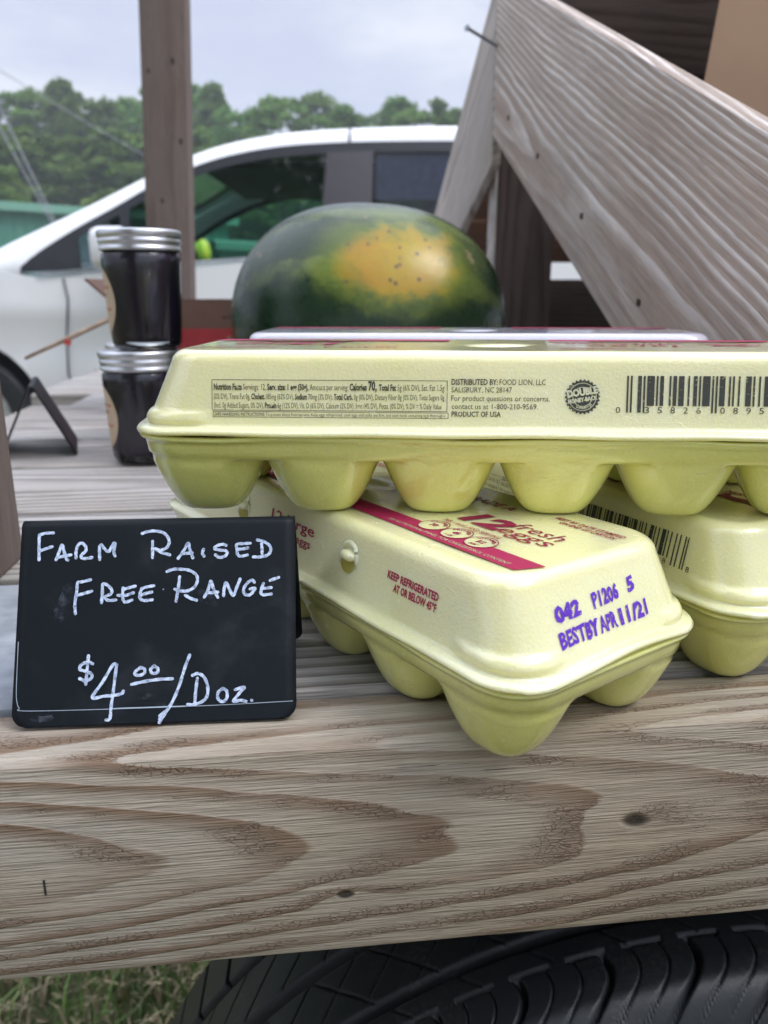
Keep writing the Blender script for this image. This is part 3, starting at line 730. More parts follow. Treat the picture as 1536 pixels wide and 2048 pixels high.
def place(root, x, y, z, deg, label):
    root.location = (x, y, z); root.rotation_euler = (0, 0, R(deg)); tag(root, label, 'egg carton', GRP)
def copy_tree(o, parent=None):
    c = o.copy(); COL.objects.link(c); c.parent = parent
    for ch in list(o.children): copy_tree(ch, c)
    return c
c1_, l1_ = carton(M_foam)
print_back(l1_); print_front(l1_); print_end(l1_); print_top(l1_)
for u in (.0462, -.0478): latch(l1_, u)
c2_ = copy_tree(c1_); c3_ = copy_tree(c1_)
c4_, l4_ = carton(M_foamw)
pm = Print(f_top); pm.poly([(18.5, -31.6), (124, -31.6), (126, -20.6), (19.5, -20.6)]); pm.build('magenta_band', M_mag, l4_); pm = Print(f_top); pm.poly([(-126, -31.6), (-27, -31.6), (-27, -20.6), (-126, -20.6)]); pm.build('magenta_band', M_mag, l4_)
place(c1_, -.0051, .3554, 0, 125.8, 'yellow egg carton with a purple date stamp on the end facing front, nearest the sign')
place(c2_, .1149, .4189, 0, -63.5, 'yellow egg carton with a barcode on its side, right of the date-stamped one')
place(c3_, .0482, .3412, CH+.0004, -3., 'yellow egg carton with nutrition facts and seal facing front, lying on top of two others')
place(c4_, .0545, .487, CH+.0004, -2., 'white egg carton lying behind the top yellow carton, in front of the watermelon')

# ---------------------------------------------------------------- tent signs
M_board = NT('black_sign_plastic'); P = M_board.oc(); M_board.set(Base_Color=M_board.mix(M_board.step(M_board.noise(P, 45., 4, .6), .5, .75), (.006, .009, .013, 1), (.016, .020, .026, 1)), Roughness=.5); M_board.b.inputs['Specular IOR Level'].default_value = .18
M_board.bump(M_board.noise(P, 900., 2), .15, .0003); M_board = M_board.m
t = NT('white_chalk_ink'); P = t.oc(); nn = t.noise(P, 420., 3, .6)
t.set(Base_Color=t.mix(t.step(nn, .35, .62), (.60, .70, .90, 1), (.36, .44, .60, 1)), Roughness=.7); n9 = t.noise(P, 700., 3, .7); tr = t.n('ShaderNodeBsdfTransparent'); ms = t.n('ShaderNodeMixShader'); t.put(ms.inputs[0], t.step(n9, .50, .66, 1., .45)); t.t.links.new(tr.outputs[0], ms.inputs[1]); t.t.links.new(t.b.outputs[0], ms.inputs[2]); t.t.links.new(ms.outputs[0], t.out.inputs[0]); M_chalk = t.m
t = NT('chalk_smear'); nn = t.noise(t.oc(), 160., 4, .7); tr = t.n('ShaderNodeBsdfTransparent'); ms = t.n('ShaderNodeMixShader'); t.set(Base_Color=(.30, .36, .45, 1), Roughness=.8)
t.put(ms.inputs[0], t.step(nn, .48, .78, 0., .18)); t.t.links.new(tr.outputs[0], ms.inputs[1]); t.t.links.new(t.b.outputs[0], ms.inputs[2]); t.t.links.new(ms.outputs[0], t.out.inputs[0]); M_smear = t.m
SW, SL, LEAN = .1028, .0768, R(26)
def sign_profile():
    """points (d, z) from the front foot over the fold to the back foot, with arclength"""
    r = .0035; p = []
    zt = SL*math.cos(LEAN); dt = SL*math.sin(LEAN)
    for k in range(20): f = k/19*.955; p.append((dt*f, zt*f))
    a0 = math.pi-LEAN; c = (p[-1][0]+r*math.cos(LEAN), p[-1][1]-r*math.sin(LEAN))
    for k in range(1, 12):
        a = math.pi-LEAN+0-(k/11)*(math.pi-2*LEAN); p.append((c[0]+r*math.cos(a), c[1]+r*math.sin(a)))
    x0 = p[-1][0]; z0 = p[-1][1]
    for k in range(1, 20): f = k/19; p.append((x0+math.tan(LEAN)*z0*f, z0*(1-f)))
    return p
def make_sign(label):
    root = empty('price_sign', (0, 0, 0)); tag(root, label, 'price sign', 'black tent signs on the deck')
    pr = sign_profile(); s = [0]
    for i in range(1, len(pr)): s.append(s[-1]+math.dist(pr[i], pr[i-1]))
    tot = s[-1]; v = []; f = []; nw = 24
    # extra rows close to the feet so the corners round off
    for i, (d, z) in enumerate(pr):
        e = min(s[i], tot-s[i]); cr = .0055
        ins = cr-math.sqrt(max(0, cr*cr-(cr-min(e, cr))**2)) if e < cr else 0
        for k in range(nw+1): v.append((ins+(SW-2*ins)*k/nw, d, z))
    n = nw+1
    for i in range(len(pr)-1):
        for k in range(nw): f.append((i*n+k, i*n+k+1, (i+1)*n+k+1, (i+1)*n+k))
    o = obj('folded_panel', v, f, M_board, root, True)
    md = o.modifiers.new('thickness', 'SOLIDIFY'); md.thickness = .0014; md.offset = -1
    return root
# denser rows at the feet
_sp = sign_profile
def sign_profile():
    p = _sp(); out = []
    for i in range(len(p)-1):
        out.append(p[i])
        if i in (0, 1, len(p)-3, len(p)-2):
            for k in range(1, 5): out.append((p[i][0]+(p[i+1][0]-p[i][0])*k/5, p[i][1]+(p[i+1][1]-p[i][1])*k/5))
    return out+[p[-1]]
def ribbon(m, pts, w, fn):
    """hand-drawn stroke: a smooth flat band with round ends"""
    P_ = np.array(pts, float)
    if len(P_) > 2:
        Q = [];  E = np.vstack([2*P_[0]-P_[1], P_, 2*P_[-1]-P_[-2]])
        for i in range(1, len(E)-2):
            for k in range(7):
                q = k/7; Q.append(.5*((2*E[i])+(-E[i-1]+E[i+1])*q+(2*E[i-1]-5*E[i]+4*E[i+1]-E[i+2])*q*q+(-E[i-1]+3*E[i]-3*E[i+1]+E[i+2])*q**3))
        Q.append(P_[-1]); P_ = np.array(Q)
    else:
        P_ = np.array([P_[0]+(P_[1]-P_[0])*k/6 for k in range(7)])
    T = np.gradient(P_, axis=0); T /= np.maximum(np.linalg.norm(T, axis=1), 1e-9)[:, None]; Nn = np.column_stack([-T[:, 1], T[:, 0]])
    ww = w/2*(1+.10*np.sin(np.arange(len(P_))*1.1+P_[0, 0]))
    Lf = P_+Nn*ww[:, None]; Rt = P_-Nn*ww[:, None]; n = len(P_)
    m.add([fn(*q) for q in Lf]+[fn(*q) for q in Rt], [(i, i+1, n+i+1, n+i) for i in range(n-1)])
    for c, d, wc in ((P_[0], -T[0], ww[0]), (P_[-1], T[-1], ww[-1])):
        a0 = math.atan2(d[1], d[0]); m.add([fn(c[0]+wc*math.cos(a0+x), c[1]+wc*math.sin(a0+x)) for x in np.linspace(-math.pi/2, math.pi/2, 8)], [list(range(8))])
STROKES = [[[7.0,61.3],[6.8,65.7],[6.7,70.2],[6.9,70.8],[9.3,71.4],[11.8,71.4]],[[7.3,64.7],[9.2,65.4],[11.6,66.2]],[[13.3,61.2],[14.2,63.9],[15.2,66.8],[16.0,64.5],[17.1,61.4],[17.6,61.0]],[[13.8,62.0],[16.2,62.5],[18.7,62.9]],[[20.6,61.8],[20.5,64.1],[21.2,66.6],[22.5,67.3],[23.9,66.1],[24.1,64.3],[22.8,63.0],[22.4,62.1],[23.5,61.4],[26.4,61.7]],[[29.4,60.8],[29.2,63.5],[29.2,65.8],[29.9,66.4],[31.0,65.0],[32.5,63.8],[33.5,65.4],[34.4,67.0],[34.9,66.5],[34.5,63.8],[35.0,62.1]],[[44.9,70.5],[46.6,71.1],[49.6,71.4],[52.7,70.7],[54.6,68.9],[55.1,66.6],[54.0,64.7],[51.7,64.0],[50.0,64.6]],[[49.0,61.1],[48.9,67.5]],[[50.0,64.6],[52.1,63.2],[55.4,62.1]],[[58.6,60.7],[60.8,63.8],[62.3,66.5],[62.9,64.1],[64.1,60.8]],[[60.1,62.4],[63.9,62.7]],[[68.1,64.0],[67.7,62.4],[68.3,61.3]],[[76.6,65.3],[75.3,65.7],[73.2,65.2],[72.2,64.1],[74.2,63.5],[76.5,63.2],[77.0,62.0],[75.7,60.9],[74.0,60.7],[72.6,61.7]],[[85.8,65.9],[83.3,65.8],[80.7,65.5],[80.8,63.3],[81.0,61.7],[82.2,60.9],[84.7,61.4]],[[81.0,63.6],[83.3,63.8],[84.9,64.1]],[[88.5,67.1],[91.0,66.4],[93.3,64.6],[93.5,62.6],[92.2,61.1],[89.5,60.5],[87.0,60.6]],[[90.1,65.5],[90.3,63.5],[90.3,61.7]],[[21.2,40.8],[20.9,44.3],[21.4,49.3],[21.6,52.2],[23.2,52.6],[26.3,53.3]],[[21.5,47.6],[24.0,48.2],[26.9,49.0]],[[30.6,44.5],[30.8,48.1],[30.9,51.5],[32.6,51.1],[34.2,49.3],[33.9,47.8],[31.8,46.7],[33.1,45.4],[35.9,45.5]],[[38.4,49.9],[38.3,47.0],[38.7,45.2],[39.6,44.6],[41.8,45.3]],[[36.5,47.2],[39.3,47.1],[42.2,48.0]],[[38.6,49.4],[40.8,50.0],[42.9,50.5]],[[45.3,49.5],[47.3,50.1],[49.8,50.5]],[[45.3,49.5],[44.7,47.5],[44.8,45.9],[46.2,45.0],[49.2,45.2]],[[44.9,47.0],[47.1,47.7],[49.1,48.1]],[[53.3,49.0],[53.4,49.0]],[[54.5,55.7],[56.8,56.5],[59.4,56.5],[62.8,56.0],[65.3,54.4],[66.0,52.4],[65.0,49.8],[62.6,48.3],[59.9,48.2],[57.5,49.0]],[[59.3,53.6],[58.8,48.8],[58.1,44.4]],[[61.5,46.6],[63.4,45.4],[65.7,44.6]],[[68.6,45.7],[69.9,48.1],[71.0,51.7],[72.0,48.8],[73.7,45.4]],[[69.8,47.4],[71.6,47.3],[73.7,47.5]],[[75.8,46.1],[76.0,48.7],[76.7,51.0],[77.9,48.7],[79.4,46.0],[80.7,49.0],[82.0,52.2]],[[87.4,50.8],[86.6,51.7],[84.9,50.8],[83.4,48.6],[83.6,46.6],[85.3,46.0],[86.6,46.9],[87.6,48.6],[85.7,48.3]],[[90.8,50.3],[90.0,48.0],[90.2,46.1],[93.7,46.2]],[[90.3,48.4],[93.7,48.7]],[[93.3,51.4],[96.6,52.5]],[[28.3,22.2],[26.4,22.9],[24.1,21.9],[23.7,20.3],[26.1,19.5],[28.0,18.5],[27.8,16.9],[25.7,16.2],[23.8,17.0]],[[26.6,25.1],[26.0,15.0]],[[37.1,21.5],[35.6,21.6],[32.1,15.6],[28.5,10.1],[32.5,10.4],[37.2,10.7],[39.3,11.3],[39.6,12.0]],[[36.9,21.5],[36.0,12.1],[35.4,6.6],[35.1,2.4],[33.7,1.9]],[[45.6,20.3],[43.8,18.9],[43.8,17.8],[45.5,17.5],[47.1,18.4],[47.0,19.8],[45.6,20.3]],[[50.6,20.8],[49.3,19.5],[49.9,18.2],[51.6,18.2],[52.0,19.6],[50.6,20.8]],[[42.5,14.3],[46.5,15.1],[52.1,15.8],[57.3,15.9]],[[63.5,24.3],[61.8,19.8],[59.8,13.2],[57.5,7.7],[55.2,4.0],[52.9,0.4]],[[55.4,4.5],[52.9,2.7]],[[56.1,5.2],[52.9,1.6]],[[64.7,16.9],[66.6,17.5],[68.8,16.2],[70.2,12.9],[70.0,9.1],[67.9,7.1],[64.6,6.3],[63.0,6.5]],[[66.4,15.8],[65.9,11.2],[65.6,6.5]],[[75.8,11.8],[74.1,10.4],[74.1,8.1],[75.8,7.0],[77.3,8.4],[77.2,10.8],[75.8,11.8]],[[80.3,11.2],[83.7,12.0],[81.7,9.7],[79.7,7.0],[82.2,7.3],[84.4,6.8]],[[86.3,7.2],[86.5,7.1]]]
sg = make_sign('black tent sign hand lettered FARM RAISED FREE RANGE, front left')
sg.location = (-.135, .247, .0008); sg.rotation_euler = (0, 0, math.atan2(.007, .102))
cnt = [0]
def on_panel(l):
    return lambda a, b: (a/1000, math.sin(LEAN)*b/1000-math.cos(LEAN)*l, math.cos(LEAN)*b/1000+math.sin(LEAN)*l)
m = MB()
for i, s_ in enumerate(STROKES): ribbon(m, s_, 1.12 if i != 26 else .5, on_panel(.00016+.000006*i))
m.build('handwriting', M_chalk, sg)
m = MB(); ribbon(m, [(1.0, 31), (1.2, 14), (1.7, 9.2), (2.6, 7.2), (4.6, 6.1), (31, 5.75), (71, 5.8), (101.5, 6.4)], .22, on_panel(.0001))
ribbon(m, [(36, 5.9), (50, 5.9), (66, 5.9)], .35, on_panel(.00012))
m.build('scratch_line', simple('chalk_dust', (.35, .42, .5, 1), .8), sg)
for pts, w in (([(19, 52), (17.5, 46), (15, 40)], 5), ([(46, 9), (52, 8.5), (60, 9)], 5), ([(60, 48), (66, 47), (72, 44)], 4), ([(8, 3.5), (11, 3), (14, 3.4)], 2.2), ([(5, 33), (7.5, 35.5)], 1.6), ([(84, 43), (85.5, 40)], 2)):
    m = MB(); ribbon(m, pts, w, on_panel(.00008)); m.build('chalk_smear', M_smear, sg)
s2 = make_sign('small black tent sign seen edge-on behind, left of the stacked jars')
s2.location = (-.360, .719, .0008); s2.rotation_euler = (0, 0, 0)
# turned so that its open end faces the camera
s2.rotation_euler = (0, 0, R(111)); s2.location = (-.302, .746, .0008)
# ---------------------------------------------------------------- jam jars
M_glass = glassy('jar_glass', (.94, .97, .96, 1), .05, 1.2)
t = NT('dark_jelly'); P = t.oc(); nj = t.noise(P, 60., 4, .65)
t.set(Base_Color=t.mix(t.step(nj, .55, .75), (.016, .005, .028, 1), (.055, .030, .085, 1)), Roughness=.30); M_jelly = t.m
M_lid = simple('tin_lid', (.62, .63, .65, 1), .30, .95, var=.06)
M_kraft = simple('kraft_label', (.52, .40, .27, 1), .75, var=.05, vs=50)
M_red = simple('faded_red_print', (.42, .10, .07, 1), .7)
def jar(x, y, z, ang, label):
    root = empty('jam_jar', (x, y, z), ang, label, 'jam jar', 'jars of dark jam on the deck'); root.scale = (1, 1, 1.035)
    m = MB()
    outer = [(.002, 0.0015), (.024, .0), (.0285, .0015), (.0305, .006), (.0312, .012), (.0322, .030), (.0338, .066), (.0345, .074), (.0342, .0790), (.0322, .0815), (.0312, .083), (.0312, .097)]
    inner = [(.0295, .097), (.0295, .083), (.0315, .0775), (.0322, .072), (.0314, .060), (.0300, .030), (.0290, .012), (.027, .0075), (.002, .0065)]
    m.lathe(outer+inner, 72, cap=False); m.build('glass', M_glass, root, True)
    m = MB(); m.lathe([(.0005, .0067), (.0278, .0077), (.0302, .012), (.0313, .030), (.0328, .060), (.0333, .070), (.0328, .0765), (.0306, .0815), (.0303, .088), (.0005, .0885)], 64, cap=False); m.build('jelly', M_jelly, root, True)
    m = MB(); v = []; nn = 180; prof = [(.0330, .0825), (.0352, .0826), (.0358, .0838), (.0354, .0852), (.0346, .0862), (.0347, .0880), (.0357, .0893), (.0360, .0905), (.0352, .0917), (.0350, .0925), (.0361, .0938), (.0363, .0975), (.0357, .0990), (.0345, .0995), (.0318, .0995), (.0314, .0988)]
    f = []
    for i in range(nn):
        a = 2*math.pi*i/nn
        for r_, z_ in prof:
            k = .00022*(1 if i % 2 else -1) if .0925 < z_ < .0985 else 0
            v.append(((r_+k)*math.cos(a), (r_+k)*math.sin(a), z_))
    k = len(prof)
    for i in range(nn):
        for q in range(k-1): f.append((i*k+q, ((i+1) % nn)*k+q, ((i+1) % nn)*k+q+1, i*k+q+1))
    m.add(v, f); band = auto_smooth(m.build('screw_band', M_lid, root), 50)
    m = MB(); m.lathe([(.0001, .0988), (.020, .0988), (.0225, .0994), (.0265, .0994), (.0285, .0986), (.0315, .0986)], 64, cap=False); m.build('lid_disc', M_lid, band, True)
    # oval kraft label wrapped on the glass
    m = MB(); n = 40; rings = 8; v = []; f = []; ca = R(0)
    def rad(z): return float(np.interp(z, [.006, .012, .030, .066, .074], [.0305, .0312, .0322, .0338, .0345]))+.0003
    def onj(s_, z_): r_ = rad(z_); a = s_/r_; return (r_*math.cos(a), r_*math.sin(a), z_)
    v.append(onj(0, .042))
    for j in range(1, rings+1):
        for i in range(n): a = 2*math.pi*i/n; v.append(onj(.025*j/rings*math.cos(a), .042+.0285*j/rings*math.sin(a)))
    for i in range(n): f.append((0, 1+i, 1+(i+1) % n))
    for j in range(rings-1):
        for i in range(n): f.append((1+j*n+i, 1+(j+1)*n+i, 1+(j+1)*n+(i+1) % n, 1+j*n+(i+1) % n))
    m.add(v, f); lab = m.build('label', M_kraft, root, True)
    m = MB()
    for zz, w0, w1 in ((.052, -.018, .019), (.046, -.015, .013), (.034, -.019, .018)):
        p = [onj(w0+(w1-w0)*i/12, zz+.0012*math.sin(i*2.2)) for i in range(13)]; p2 = [onj(w0+(w1-w0)*i/12, zz+.0015+.0012*math.sin(i*2.2+.4)) for i in range(13)]
        q = [tuple(c*1.004 for c in a[:2])+(a[2],) for a in p]+[tuple(c*1.004 for c in a[:2])+(a[2],) for a in p2]
        m.add(q, [(i, i+1, 14+i, 13+i) for i in range(12)])
    m.build('label_writing', M_red, lab)
    return root
la = R(-161)
jar(-.2262, .724, .0008, la, 'lower jar of dark jam standing on the deck with another jar on its lid')
jar(-.2172, .724, .1040, la-R(4), 'upper jar of dark jam standing on the lid of the jar below')
jar(-.258, .835, .0008, la, 'jar of dark jam standing behind the stacked pair, only its lid edge showing')

# ---------------------------------------------------------------- watermelon
t = NT('watermelon_rind'); P = t.oc(); x, y, z = t.split(P)
wn1 = t.noise(P, 14., 4, .6); wn2 = t.noise(t.xyz(t.M('MULTIPLY', x, 14.), t.M('MULTIPLY', y, 60.), t.M('MULTIPLY', z, 60.)), 1., 4, .65); wn3 = t.noise(P, 130., 3)
wn4 = t.noise(P, 42., 4, .65)
ang = t.M('ARCTAN2', t.M('ADD', z, t.M('MULTIPLY_ADD', wn1, .05, -.025)), y)
st = t.M('SINE', t.M('ADD', t.M('MULTIPLY', ang, 9.), t.M('MULTIPLY', wn1, 5.)))
wn2 = t.M('ADD', t.M('MULTIPLY', wn2, .55), t.M('MULTIPLY', wn4, .45)); dk = t.mix(wn2, (.004, .016, .007, 1), (.014, .042, .013, 1)); lt = t.mix(wn2, (.045, .10, .02, 1), (.24, .28, .06, 1))
dx = t.M('DIVIDE', t.M('ADD', t.M('SUBTRACT', x, .022), t.M('MULTIPLY_ADD', wn2, .05, -.025)), .057); dz = t.M('DIVIDE', t.M('ADD', t.M('SUBTRACT', z, .060), t.M('MULTIPLY_ADD', wn4, .050, -.025)), .033)
d2 = t.M('SQRT', t.M('ADD', t.M('MULTIPLY', dx, dx), t.M('MULTIPLY', dz, dz)))
col = t.mix(t.M('MULTIPLY', t.step(t.M('ADD', st, t.M('MULTIPLY_ADD', wn2, 4., -2.)), .25, 1.2), t.step(d2, 1.1, 2.6, .70, .14)), dk, lt)
front = t.step(y, -.02, -.05)
col = t.mix(t.M('MULTIPLY', t.step(d2, .85, 1.75, .75, 0.), front), col, (.15, .20, .025, 1))
spot = t.M('MULTIPLY', t.M('MULTIPLY', t.step(d2, .62, 1.18, 1., 0.), t.step(wn4, .22, .42, .55, 1.)), front)
col = t.mix(spot, col, t.mix(t.step(wn1, .35, .7), (.39, .205, .006, 1), (.39, .285, .010, 1)))
sp = t.step(t.vor(P, 95., 'F1'), .14, .28, 1., 0.); sp = t.M('MULTIPLY', t.M('MULTIPLY', sp, t.step(wn3, .40, .50)), t.step(d2, 1.0, 1.3, 1., 0.))
col = t.mix(t.M('MULTIPLY', sp, .85), col, (.10, .06, .03, 1))
scar = t.M('MULTIPLY', t.step(t.noise(P, 38., 3, .6), .68, .74), front); col = t.mix(t.M('MULTIPLY', scar, .6), col, (.30, .22, .13, 1))
t.set(Base_Color=col, Roughness=t.M('MULTIPLY_ADD', wn3, .18, .20)); t.b.inputs['Specular IOR Level'].default_value = .42; t.set(Sheen_Weight=.0, Sheen_Roughness=.5, Sheen_Tint=(.8, .9, 1., 1))
t.bump(t.M('ADD', wn1, t.M('MULTIPLY', wn3, .05)), .15, .004)
nu, nv = 96, 64; v = []; f = []
for j in range(nv+1):
    ph = math.pi*j/nv
    for i in range(nu):
        a = 2*math.pi*i/nu; cx = math.cos(ph); s_ = math.sin(ph)
        sx = np.sign(cx)*abs(cx)**.86; rr_ = abs(s_)**.90
        bump = 1+.008*math.sin(3*a+2*ph)
        v.append((.1445*sx, .122*rr_*math.cos(a)*bump, .1205*rr_*math.sin(a)*bump))
for j in range(nv):
    for i in range(nu): f.append((j*nu+i, j*nu+(i+1) % nu, (j+1)*nu+(i+1) % nu, (j+1)*nu+i))
WM = empty('watermelon', (-.0165, .85, .0005), R(3), 'large dark green watermelon with a yellow ground spot facing front', 'watermelon')
obj('rind', v, f, t.m, WM, True, loc=(0, 0, .1210), rot=(0, R(3), 0))
m = MB(); m.tube([(-.135, 0, .102), (-.144, -.004, .103), (-.149, -.008, .108)], [.0045, .0032, .0022], 8); m.build('stalk', simple('dry_stalk', (.16, .15, .06, 1), .8), WM, True)

# ---------------------------------------------------------------- brown box, stick
M_boxb = simple('brown_cardboard', (.115, .060, .042, 1), .8, var=.1); M_boxr = simple('red_printed_card', (.30, .022, .026, 1), .6, var=.1)
BX = empty('open_carton_box', (-.243, 1.10, .0008), R(3), 'open brown cardboard box with a red lower front behind the jars', 'cardboard box')
m = MB(); a, b, hh, w = .215, .17, .146, .004
m.box((0, -b/2, hh/2), (a, w, hh)); m.box((0, b/2, hh/2), (a, w, hh)); m.box((-a/2+w/2, 0, hh/2), (w, b-w, hh)); m.box((a/2-w/2, 0, hh/2), (w, b-w, hh)); m.box((0, 0, w/2), (a-2*w, b-w, w)); m.build('box_body', M_boxb, BX)
m = MB(); m.box((0, -b/2-.0028, .056), (a-.004, .0012, .108)); m.build('red_panel', M_boxr, BX)
m = MB(); m.box((0, 0, .02), (.003, b-.01, .04)); m.build('flap', M_boxb, BX, loc=(-a/2-.001, 0, hh-.002), rot=(0, R(-48), 0))
p = Print(lambda a_, b_, l=0: (a_/1000, -b/2-.0022, b_/1000))
for k, (x0, x1) in enumerate(((32, 38), (39.5, 43), (45, 52), (53.5, 58), (60, 66))): p.rect(x0, 122+k % 2, x1, 126+.8*(k % 3))
p.build('faint_print', simple('dark_brown_print', (.05, .028, .022, 1), .8), BX)
ST = empty('wooden_stick', (-.452, .985, .0755), 0, 'thin wooden stick with a small red tag leaning on the brown box', 'stick')
m = MB(); m.tube([(0, 0, 0), (.06, .015, .0276), (.125, .031, .0575)], [.0022, .0030, .0030], 8); m.build('shaft', simple('pale_stick_wood', (.34, .25, .18, 1), .7, var=.2, vs=60), ST, True)
m = MB(); m.box((.052, .010, .0195), (.008, .002, .007), Matrix.Rotation(R(18), 3, 'Y')); m.build('tag', simple('red_tag', (.45, .06, .05, 1), .6), ST)

# ---------------------------------------------------------------- white van
M_white = NT('white_car_paint'); M_white.set(Base_Color=(.79, .80, .81, 1), Roughness=.28, Coat_Weight=1., Coat_Roughness=.04); M_white = M_white.m
M_trim = simple('black_trim', (.014, .015, .02, 1), .35, var=.1); M_pillar = simple('gloss_pillar', (.055, .048, .056, 1), .22, var=.05); M_chrome = simple('dull_chrome', (.55, .56, .6, 1), .2, .9)
M_win = glassy('tinted_glass', (.50, .72, .64, 1), .01, .8); M_wind = glassy('dark_tinted_glass', (.30, .33, .38, 1), .01, .55); M_int = simple('dark_interior', (.028, .028, .032, 1), .8); M_seat = simple('seat_fabric', (.05, .045, .045, 1), .9)
M_lamp = simple('lamp_plastic', (.7, .72, .75, 1), .1); M_skyrefl = simple('painted_sky_reflection', (.48, .48, .60, 1), .7)
VY, VC, CZc = 4.0, 4.98, .1517
VAN = empty('white_minivan', (0, VC, GZ), 0, 'white minivan parked side-on behind the trailer with dark tinted windows', 'minivan')
def dyz(z): return .02+.22*max(0, (z-.30)/.63) if z > .30 else .02-.02*max(0, (.30-z)/.2) if z > .10 else 0
def S(x, z, out=0., side=1):
    """point on the van's flank; x, z as seen at the plane VY, corrected for how far the flank leans in"""
    d = dyz(z); k = (VY+d)/VY; yy = VY+d-out
    X, Z = x*k, CZc+(z-CZc)*k
    return (X, (yy-VC)*side, Z-GZ)
top = [(-2.048, .309), (-1.888, .391), (-1.63, .495), (-1.375, .604), (-1.123, .721), (-.925, .805), (-.756, .855), (-.517, .898), (-.279, .917), (.076, .930), (.383, .932), (.9, .925), (1.45, .905), (1.9, .865), (2.1, .70), (2.2, .33)]
low = [(-1.815, .262), (-1.749, .321), (-1.512, .456), (-1.282, .563), (-1.128, .650), (-.916, .735), (-.76, .782), (-.519, .824), (-.281, .839), (-.02, .846), (.385, .848), (.9, .845), (1.4, .83), (1.8, .78), (1.92, .62), (1.97, .34)]
def resamp(pl, n):
    P_ = np.array(pl); d = np.concatenate([[0], np.cumsum(np.linalg.norm(np.diff(P_, axis=0), axis=1))]); 
    E = []; 
    for q in np.linspace(0, d[-1], n): E.append((np.interp(q, d, P_[:, 0]), np.interp(q, d, P_[:, 1])))
    E = np.array(E)
    for _ in range(3): E[1:-1] = (E[:-2]+E[2:]+2*E[1:-1])/4
    return E
# matching parameter: resample segment by segment so both edges stay paired
def paired(a, b, per=5):
    A = []; B = []
    for i in range(len(a)-1):
        for k in range(per):
            q = k/per; A.append((a[i][0]+(a[i+1][0]-a[i][0])*q, a[i][1]+(a[i+1][1]-a[i][1])*q)); B.append((b[i][0]+(b[i+1][0]-b[i][0])*q, b[i][1]+(b[i+1][1]-b[i][1])*q))
    A.append(a[-1]); B.append(b[-1]); A = np.array(A); B = np.array(B)
    for E in (A, B):
        for _ in range(8): E[1:-1] = (E[:-2]+E[2:]+2*E[1:-1])/4
    return A, B
TA, LB = paired(top, low)
nT = len(TA)
for sd_ in (1, -1):
    m = MB(); v = []; NB = 6
    for i in range(nT):
        for k in range(NB+1):
            q = k/NB; x, z = TA[i]*(1-q)+LB[i]*q
            e = .045*(math.sin(math.pi*min(1, q*1.0)*.5)**.7)     # rolls over towards the roof
            X, Y, Z = S(x, z, 0, 1); v.append((X, (Y+.045-e)*sd_, Z))
    v += [(a_, b_+.03*sd_, c_) for a_, b_, c_ in v]
    h = nT*(NB+1)
    for off in (0, h): m.add(v[off:off+h], [(i*(NB+1)+k, (i+1)*(NB+1)+k, (i+1)*(NB+1)+k+1, i*(NB+1)+k+1) for i in range(nT-1) for k in range(NB)])
    m.build('roof_rail', M_white, VAN, True)
m = MB(); v = []; f = []; nc = 14
i0 = next(i for i in range(nT) if TA[i][0] > -.80); i1 = next(i for i in range(nT) if TA[i][0] > 1.95)
for i in range(i0, i1):
    X, Y, Z = S(*TA[i], 0, 1); Y += .045
    for k in range(nc+1): q = k/nc; v.append((X, Y+(-2*Y)*q, Z-.002+.035*math.sin(math.pi*q)))
for i in range(i1-i0-1):
    for k in range(nc): f.append((i*(nc+1)+k, (i+1)*(nc+1)+k, (i+1)*(nc+1)+k+1, i*(nc+1)+k+1))
m.add(v, f); m.build('roof', M_white, VAN, True)
m = MB(); v = []; f = []
for i in range(2, i0+1):
    X, Y, Z = S(*TA[i], 0, 1); Y += .05
    for k in range(nc+1): q = k/nc; v.append((X-.10*math.sin(math.pi*q), Y+(-2*Y)*q, Z-.004))
for i in range(i0-2):
    for k in range(nc): f.append((i*(nc+1)+k, (i+1)*(nc+1)+k, (i+1)*(nc+1)+k+1, i*(nc+1)+k+1))
m.add(v, f); m.build('windshield', M_win, VAN, True)
# lower body: sections along the length
xs = np.concatenate([np.linspace(-3.0, -1.7, 34), np.linspace(-1.66, 1.4, 40), np.linspace(1.44, 2.28, 18)])
def beltz(x): return float(np.interp(x, [-3.0, -2.93, -2.8, -2.5, -2.2, -1.98, -1.80, -1.748, -1.41, -.935, -.687, .4, 1.9, 2.28], [-.20, -.02, .06, .155, .235, .300, .262, .243, .272, .303, .318, .330, .335, .33]))
def halfw(x): return .98*(1-.30*max(0, (-1.6-x)/1.4)**2.6-.10*max(0, (x-1.7)/.58)**2)
secs = []
for x in xs:
    zb = beltz(x); w = halfw(x)
    pr = [(w-.10, -.60), (w-.02, -.575), (w-.004, -.50), (w+.003, -.32), (w+.006, -.22), (w-.001, -.14), (w-.004, -.05), (w+.004, .03), (w+.010, .085), (w+.004, .13)]
    pr = [(a_, min(b_, zb-.03-.004*(9-i))) for i, (a_, b_) in enumerate(pr)]
    pr += [(w-.012, zb-.012), (w-.035, zb), (w-.10, zb+.006)]
    if x < -1.75: pr += [(w*.6, zb+.03), (w*.3, zb+.045), (0, zb+.05)]
    else: pr += [(w-.13, zb-.02), (w-.14, zb-.25), (w-.15, -.35)]
    secs.append([(x, -a_, b_) for a_, b_ in pr])
m = MB(); k = len(secs[0])
